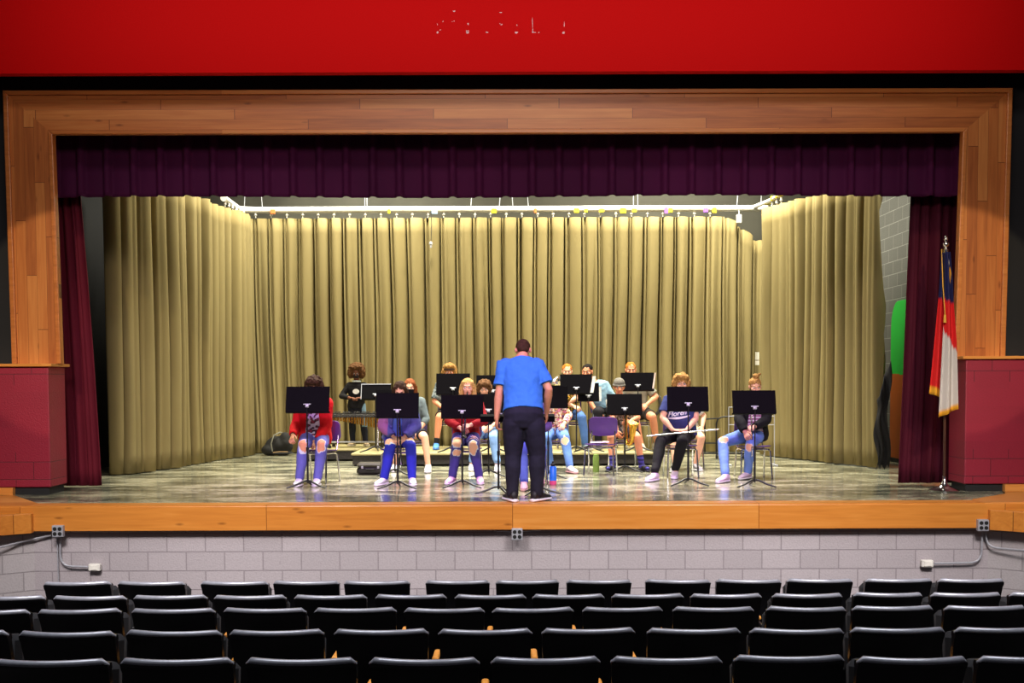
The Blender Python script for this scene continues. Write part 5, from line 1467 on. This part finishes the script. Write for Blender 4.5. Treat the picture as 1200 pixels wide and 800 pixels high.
# 9 front row centre, hidden by the conductor --------------------------------------
o, r, J = seated('person in blue jeans and pink shoes seated hidden behind the conductor', None, 622, [(614, 574), (634, 566)], [612, 634], (620, 454),
    dict(skin='fair', hair=('long', 'brown'), top=dict(col=lin((92, 70, 130)), hem=-.04, sleeve=1.9), legs=('long', lin((76, 84, 190))), shoe=(lin((214, 150, 190)), lin((226, 170, 180)))),
    s=.93, lean=14, wrists=[(616, 508, .25), (628, 508, .25)], pitch=16, chair_lab=CH + 'hidden behind the conductor', chair_dy=.10)

# 10 flowered top, right of the conductor ------------------------------------------
flor = pat_noise([(196, 168, 130), (96, 50, 66), (236, 220, 206), (220, 150, 96), (214, 120, 150)], 24, (.02, .12), 6)
o, r, J = seated('person in a colourful flowered top and ripped jeans right of the conductor', None, 650, [(645, 552), (668, 554)], [640, 662], (636, 453),
    dict(skin='fair', hair=('long', 'brown'), top=dict(col=flor, hem=-.08, sleeve=1.8), belly=.02, w=1.05, legs_fn=lambda J: ('long', rips((98, 134, 200), [(J['kn'][1] + (.0, -.04, -.05), (.05, .08, .07))], 'fair')), shoe=(lin((236, 226, 228)), lin((200, 150, 150)))),
    s=.98, lean=10, wrists=[(636, 500, .25), (661, 497, .22)], pitch=14, toes=(0, 22), chair_lab=CH + 'under the person in the flowered top')

# 11 riser, yellow and black plaid --------------------------------------------------
plaid = pat_plaid([(226, 188, 60), (36, 30, 28), (236, 214, 120)], .085)
o, r, J = seated('person in a yellow and black plaid shirt on the riser', None, 668, [(662, 527), (686, 527)], [661, 682], (665, 433),
    dict(skin='fair', hair=('short', 'ginger'), top=dict(col=plaid, hem=-.06, sleeve=.75), legs=('long', lin((72, 106, 164))), shoe=(lin((120, 140, 160)), lin((190, 190, 180)))),
    s=1.02, lean=3, z0=ZRA, wrists=[(672, 476, .28), (660, 474, .3)], pitch=6, toes=(0, 22), elb=[(-.8, .1, -.5), (.9, .1, -.2)], chair_lab=CH + 'on the riser under the yellow plaid shirt')
# bell of a brass horn raised beside the plaid shirt
t = thing('baritone_horn', 'silver horn with a wide tilted bell held up beside the yellow plaid shirt', 'instrument', tuple(W(655, 466, r[1] - .50)))
hr = W(655, 466, r[1] - .50); bc_ = W(651, 443.5, r[1] - .48) - hr
ax = nrm(np.array([-.62, -.12, .72])); Mq = np.array(Vector((0, 0, 1)).rotation_difference(Vector(ax)).to_matrix())
g = Geo(); g.lathe([(.02, -.34), (.026, -.25), (.035, -.16), (.055, -.09), (.09, -.04), (.14, -.005), (.147, .0), (.138, .0), (.086, -.036), (.05, -.088), (.03, -.16), (.02, -.25), (.0, -.25)], bc_, 28, Mq)
build('bell', g, MT['silver'], t, True)
q = bc_ - ax * .33
g = Geo(); g.tube([q, q + (.03, 0, -.05), (.07, 0, -.16), (.03, 0, -.22), (-.04, 0, -.19), (-.05, 0, -.08), (-.0, -.02, -.02), (.05, -.02, -.06), (.05, -.03, -.14)], [.02, .021, .02, .019, .018, .016, .014, .012, .012], 10); build('tubing', g, MT['brass'], t, True)
for k in range(3):
    g = Geo(); g.tube([(-.02 + .03 * k, -.035, -.15), (-.02 + .03 * k, -.035, -.02)], .013, 10); g.tube([(-.02 + .03 * k, -.035, -.02), (-.02 + .03 * k, -.035, .005)], .005, 6); build('valve', g, MT['brass'], t, True)

# 12 riser, light blue shirt leaning over ----------------------------------------------
o, r, J = seated('person in a light blue shirt leaning forward on the riser', None, 708, [(701, 526), (717, 526)], [701, 718], (690, 434),
    dict(skin='warm', hair=('short', 'black'), top=dict(col=lin((150, 190, 214)), hem=-.08, sleeve=.8, wr=.009), w=1.05, belly=.02, legs=('long', lin((28, 26, 32))), shoe=(lin((30, 30, 32)), lin((60, 60, 60)))),
    s=1.05, lean=14, z0=ZRA, wrists=[(700, 484, .3), (718, 484, .25)], pitch=10, yaw=-20, chair_lab=CH + 'on the riser under the light blue shirt', roll=0, kz=[.585, .585], seat_h=.465, chair_dy=.10)

# 13 second row, grey beanie, saxophone ----------------------------------------------
camo = pat_noise([(180, 180, 170), (104, 104, 98), (222, 220, 212)], 20, (0, .12), 8)
o, r, J = seated('person in a grey beanie, patterned tee and shorts playing the saxophone', None, 731, [(718, 552), (752, 552)], [716, 747], (726, 446),
    dict(skin='warm', hair=('short', 'brown'), beanie=lin((104, 100, 92)), top=dict(col=camo, hem=-.05, sleeve=.75), legs=('short', lin((40, 40, 54))), shoe=('slide', lin((34, 32, 40))), sock=(pat_stripe([(84, 76, 170), (40, 36, 90)], .06), .38)),
    s=.97, lean=6, wrists=[(724, 508, .3), (738, 494, .3)], pitch=10, toes=(-30, 25), palms=[np.array([.8, .0, -.3]), np.array([-.8, 0, -.3])], chair_lab=CH + 'under the person in the grey beanie')
def sax(p0, lab, sc=1.0):
    t = thing('saxophone', lab, 'instrument', tuple(p0))
    g = Geo(); g.tube([(.0, .09, .42), (.0, .03, .45), (0, -.01, .42), (0, -.02, .3), (.0, -.03, -.1), (.01, -.035, -.17), (.045, -.045, -.2), (.08, -.055, -.16), (.09, -.06, -.05), (.097, -.075, .04), (.105, -.095, .10)],
                      [.006, .009, .012, .017, .029, .031, .033, .036, .043, .055, .075], 14); g.tube([(.105, -.095, .10), (.106, -.097, .104)], .077, 16)
    build('body', g, MT['brass'], t, True)
    g = Geo(); g.tube([(0, .09, .42), (0, .13, .41)], [.011, .007], 10); build('mouthpiece', g, MT['rubber'], t, True)
    for k in range(6):
        z = .24 - .07 * k; g = Geo(); g.tube([(-.0, -.05, z), (0, -.06, z)], .014 + .0012 * k, 12); build('key', g, MT['brass'], t, True)
    g = Geo(); g.tube([(-.032, -.03, .3), (-.036, -.03, -.12)], .004, 6); build('key_rod', g, MT['brass'], t, True)
    t.scale = (sc,) * 3
    return t
sax(W(733, 504, r[1] - .42), 'gold saxophone held by the person in the grey beanie')

# 14 riser, ginger hair ----------------------------------------------------------------
o, r, J = seated('person with ginger hair in a grey T-shirt and shorts on the riser', None, 748, [(752, 528), (770, 527)], [744, 765], (740, 426),
    dict(skin='warm', hair=('short', 'ginger'), top=dict(col=lin((150, 148, 132)), hem=-.05, sleeve=.8), w=1.05, legs=('short', lin((58, 54, 50))), shoe=(lin((180, 170, 150)), lin((190, 184, 170)))),
    s=1.05, lean=4, z0=ZRA, wrists=[(742, 474, .3), (758, 474, .25)], pitch=8, elb=[(-.8, .2, -.5), (.9, .1, -.4)], toes=(0, 30), chair_lab=CH + 'on the riser under the ginger-haired person')
# dark curved horn by the ginger-haired player
p0 = W(771, 480, r[1] + .1)
t = thing('horn_case', 'dark padded curved strap bag hanging beside the ginger-haired person', 'bag', tuple(p0))
g = Geo(); s_ = r[1] / FPX
g.tube([(-9 * s_, 0, 18 * s_), (-3 * s_, 0, 19 * s_), (2 * s_, 0, 14 * s_), (3.5 * s_, 0, 6 * s_), (1 * s_, 0, -2 * s_), (-3 * s_, .02, -7 * s_), (-2 * s_, .05, -(480 - 0) * 0 - 20 * s_), (-2 * s_, .06, ZRA - p0[2] + .03)], [.02, .026, .03, .03, .028, .028, .03, .03], 12, 'round'); build('body', g, M_plain('padded_grey', (70, 66, 56), .8), t, True)

# 15 front right, navy lettered T-shirt, lap flute --------------------------------------
navy = lin((52, 60, 112))
o, r, J = seated('person in a navy lettered T-shirt and black trousers holding a flute in front', None, 798, [(767, 563.5), (791, 560)], [775.5, 800], (798, 439),
    dict(skin='fair', hair=('curly', 'lightbrown'), top=dict(col=navy, hem=-.06, sleeve=.72), w=1.22, sw=1.06, belly=.035, legs=('long', lin((20, 18, 24)), .03), shoe=(lin((226, 200, 230)), lin((236, 226, 244)))),
    s=1.0, lean=3, wrists=[(788, 503.5, .27), (805, 503.5, .27)], pitch=8, toes=(-35, -12), elb=[(-1, .3, -.3), (1, .3, -.3)], hands=[np.array([1, -.15, -.05]), np.array([-1, -.2, -.05])], palms=[np.array([.0, .3, -1]), np.array([0, .3, -1])], curl=(55, 55), chair_lab=CH + 'under the person in the navy lettered T-shirt')
chest_text(o, 'Floren', J, .092, .0012, wl, rad(-9), drop=.25, xo=-.075, shear=.35)
g = Geo()
A, B = W(757.5, 511, r[1] - .37) - r, W(842, 503, r[1] - .33) - r
clarinet(A, B, r, 'silver flute lying across the lap of the person in the navy T-shirt', True)
# swash under the lettering
sh = [c for c in o.children if c.name.startswith('t_shirt')][0]
from mathutils.bvhtree import BVHTree
bv = BVHTree.FromPolygons([v.co.copy() for v in sh.data.vertices], [tuple(p.vertices) for p in sh.data.polygons])
su = nrm(J['neck'] - J['pelvis']); cc = J['neck'] - su * .245
rr = []
for k, x in enumerate(np.linspace(-.205, .09, 14)):
    z = -.052 + .21 * (x + .2) * .75 + .02 * math.sin((x + .2) * 9) * -1; hh = .004 + .012 * math.sin(PI * (k + .4) / 14)
    ring = []
    for dz, dy in ((-hh, 0), (hh, 0), (hh, .004), (-hh, .004)):
        w_ = Vector((cc[0] + x, cc[1] - .6, cc[2] + z + dz)); h = bv.ray_cast(w_, Vector((0, 1, 0))); y = h[0].y if h[0] is not None else cc[1] - .15
        ring.append((w_.x, y - .006 + dy, w_.z))
    rr.append(np.array(ring))
g = Geo(); g.rings(rr); part('shirt_swash', g, wl, sh, r, False, label='white swash under the lettering')

# 16 second row, behind the navy T-shirt -------------------------------------------------
o, r, J = seated('person in pale shorts and dark sneakers mostly hidden behind the navy T-shirt', None, 806, [(791, 552.5), (815, 551)], [790, 822.5], (797, 447),
    dict(skin='fair', hair=('short', 'brown'), top=dict(col=lin((206, 202, 196)), hem=-.05, sleeve=.8), legs=('short', lin((190, 178, 140))), shoe=(lin((150, 146, 150)), lin((226, 224, 226)))),
    s=.95, lean=10, wrists=[(792, 500, .25), (823, 500, .2)], pitch=18, toes=(-20, 15), chair_lab=CH + 'behind the navy T-shirt player')

# 17 far right, black jacket, striped top ------------------------------------------------
stripe = pat_stripe([(226, 214, 226), (150, 84, 130)], .042)
o, r, J = seated('person in a black jacket and striped top holding a pale flute, far right', None, 882, [(850, 565), (876, 561)], [850.5, 881], (884, 453),
    dict(skin='fair', hair=('bun', 'lightbrown'), top=dict(col=stripe, hem=-.04), w=1.08, jacket=dict(col=lin((20, 20, 24)), gap=.5, hem=-.16), legs_fn=lambda J: ('long', rips((110, 140, 216), [(J['kn'][0] + (-.0, -.03, .03), (.055, .08, .05)), (J['kn'][1] + (-.03, -.04, -.06), (.05, .07, .05))], 'fair')), shoe=(lin((222, 190, 224)), lin((232, 220, 236)))),
    s=.97, lean=6, wrists=[(873, 506, .34), (884, 500, .3)], pitch=16, toes=(-40, -40), elb=[(-1, .2, -.3), (1, .3, -.2)], chair_lab=CH + 'under the person in the black jacket, far right', chair_dx=.02, chair_dy=.05)
A, B = W(880.5, 486, r[1] - .33) - r, W(881.5, 535, r[1] - .42) - r
clarinet(A, B, r, 'pale silver flute held upright by the person in the striped top', True)

# empty chairs ---------------------------------------------------------------------------
p = FP(704, 556); chair(p[0], p[1], ZS, rad(-12), 'empty purple band chair standing right of the conductor')
g = Geo(); s_ = p[1] / FPX
me = None
g.ell((-3 * s_, -.03, .449), (.1, .09, .012)); g.ell((4 * s_, .0, .45), (.07, .08, .012)); g.ell((-9 * s_, -.06, .449), (.05, .06, .012))
me = remesh(g, .006, 2, 'cloth_bundle', lambda co: .006 * nz(co, 30)); setcol(me, lambda co: np.clip(np.tile(lin((226, 190, 220)), (len(co), 1)) * (1 + .2 * nz(co, 25))[:, None], 0, 1))
o = link('folded_cloth', me, MT['cloth'], None, True, normals=False); o.location = (p[0], p[1], ZS); tag(o, 'crumpled pale pink cloth on the seat of the empty purple chair', 'cloth')
x = XD(457, 17.7); chair(x, 17.72, ZRA, rad(8), 'empty chair with chrome legs on the left end of the riser')

# ================================================================== CONDUCTOR AND PERCUSSIONIST (standing)
def standing(label, root, look, s, fw, head, neck, pel, sh, wr, hips, kn, an, to, headrot, palms, thumbs, curl, elb, hands=None, vox=.0075, l1=.28, l2=.255):
    J = dict(pelvis=pel, neck=neck, head=head, headrot=headrot, sh=sh, hip=hips, kn=kn, an=an, toe=to, ground=[0, 0], palm=palms, thumb=thumbs, curl=curl, hand=hands)
    J['el'], J['wr'] = [], []
    for i in (0, 1):
        e, c = ik(sh[i], wr[i], l1 * s, l2 * s, elb[i]); J['el'].append(e); J['wr'].append(c)
    return figure(label, root, J, look, s, fw, vox=vox), J
V = lambda *a: np.array(a, float)
# conductor: seen from behind, bowed over the stands
fl, fr_ = FP(600.5, 587), FP(629.5, 587)
root = (fl + fr_) / 2; Dc = root[1]
def cp(px, py, dy=0.0): return W(px, py, Dc + dy) - root
s = 1.06
pel = cp(613.5, 489, .0); neck = cp(612, 419.5, .25)
head = cp(613, 411.5, .35)
sh = [cp(591, 427.5, .19), cp(630, 427.5, .19)]
wr = [cp(581.5, 494, .10), cp(640.5, 483, .22)]
hips = [cp(602.5, 496), cp(625, 496)]
kn = [V(fl[0] - root[0] + .01, .02, .50), V(fr_[0] - root[0] - .0, .02, .50)]
an = [V(fl[0] - root[0], -.03, .085), V(fr_[0] - root[0], -.03, .085)]
to = [an[0] + V(-.05, .14, -.05), an[1] + V(.09, .125, -.05)]
navyj = lambda co: np.clip(np.tile(lin((30, 29, 44)), (len(co), 1)) * (1 + .3 * nz(co, 6))[:, None], 0, 1)
bluet = lambda co: np.clip(np.tile(lin((58, 124, 214)), (len(co), 1)) * (1 + .05 * nz(co, 10))[:, None], 0, 1)
o, J = standing('person in a bright blue T-shirt conducting at the stage edge, seen from behind', root, dict(skin='tan', hair=('crop', 'dark'), w=1.2, top=dict(col=bluet, hem=.10, sleeve=.78, wr=.010), legs=('long', navyj, -.02), shoe=(lin((26, 24, 32)), lin((236, 230, 244))), baggy=.010, foot=1.14), s, 1, head, neck, pel, sh, wr, hips, kn, an, to, (rad(48), 0, 0), [V(.8, .3, -.2), V(-.8, .3, -.2)], [V(.2, 1, 0), V(-.2, 1, 0)], (32, 28), [V(-.5, -.9, .1), V(.5, -.9, .1)], hands=[V(-.05, .25, -1), V(.05, .5, -.9)], vox=.0065, l1=.29, l2=.27)
# percussionist behind the xylophone
Dp = 18.85
root = V(XD(418, Dp), Dp, ZRA)
def cp(px, py, dy=0.0): return W(px, py, Dp + dy) - root
s = .84
pel = V(0, 0, .80 * s + .02); neck = cp(418, 447.5, -.05); head = cp(417.5, 437, -.09)
sh = [cp(409.5, 451.5, -.04), cp(427, 451.5, -.04)]
wr = [cp(410, 466, -.26), cp(423, 466, -.27)]
hips = [pel + V(-.075, 0, 0), pel + V(.075, 0, 0)]
kn = [V(-.07, -.03, .44 * s), V(.12, -.03, .44 * s)]; an = [V(-.07, .0, .075), V(.15, .0, .075)]; to = [an[0] + V(-.03, -.12, -.045), an[1] + V(.04, -.12, -.045)]
o, J = standing('person with a round dark afro in a black jacket standing at the xylophone', root, dict(skin='brown', hair=('afro', 'brown'), mask=lin((40, 34, 34)), top=dict(col=lin((24, 22, 24)), hem=-.1, sleeve=1.85), legs=('long', lambda co: np.where((co[:, 0] > .10)[:, None] & (co[:, 2] > .33)[:, None], np.array(lin((120, 150, 170))), np.array(lin((26, 28, 40))))), shoe=(lin((170, 150, 120)), lin((200, 190, 170)))), s, -1, head, neck, pel, sh, wr, hips, kn, an, to, (rad(14), 0, 0), [V(0, 0, -1), V(0, 0, -1)], [V(1, 0, 0), V(-1, 0, 0)], (50, 50), [V(-.9, .2, -.4), V(.9, .2, -.4)], hands=[V(.8, -.5, 0), V(-.8, -.5, 0)], l1=.28, l2=.25)
c = cp(418.5, 458.5, -.0); c[1] = -.15
g = Geo(); g.tube([c + V(0, 0, 0), c + V(0, .012, 0)], .055, 20, flat=.8); part('chest_badge', g, MT['paper'], o, root, label='round white chest badge')
g = Geo(); g.tube([J['neck'] + V(math.cos(q) * .062, math.sin(q) * .07 - .015, .012) for q in np.linspace(0, 2 * PI, 20)], .016, 8); part('collar', g, M_plain('pale_collar', (190, 200, 196), .8), o, root)
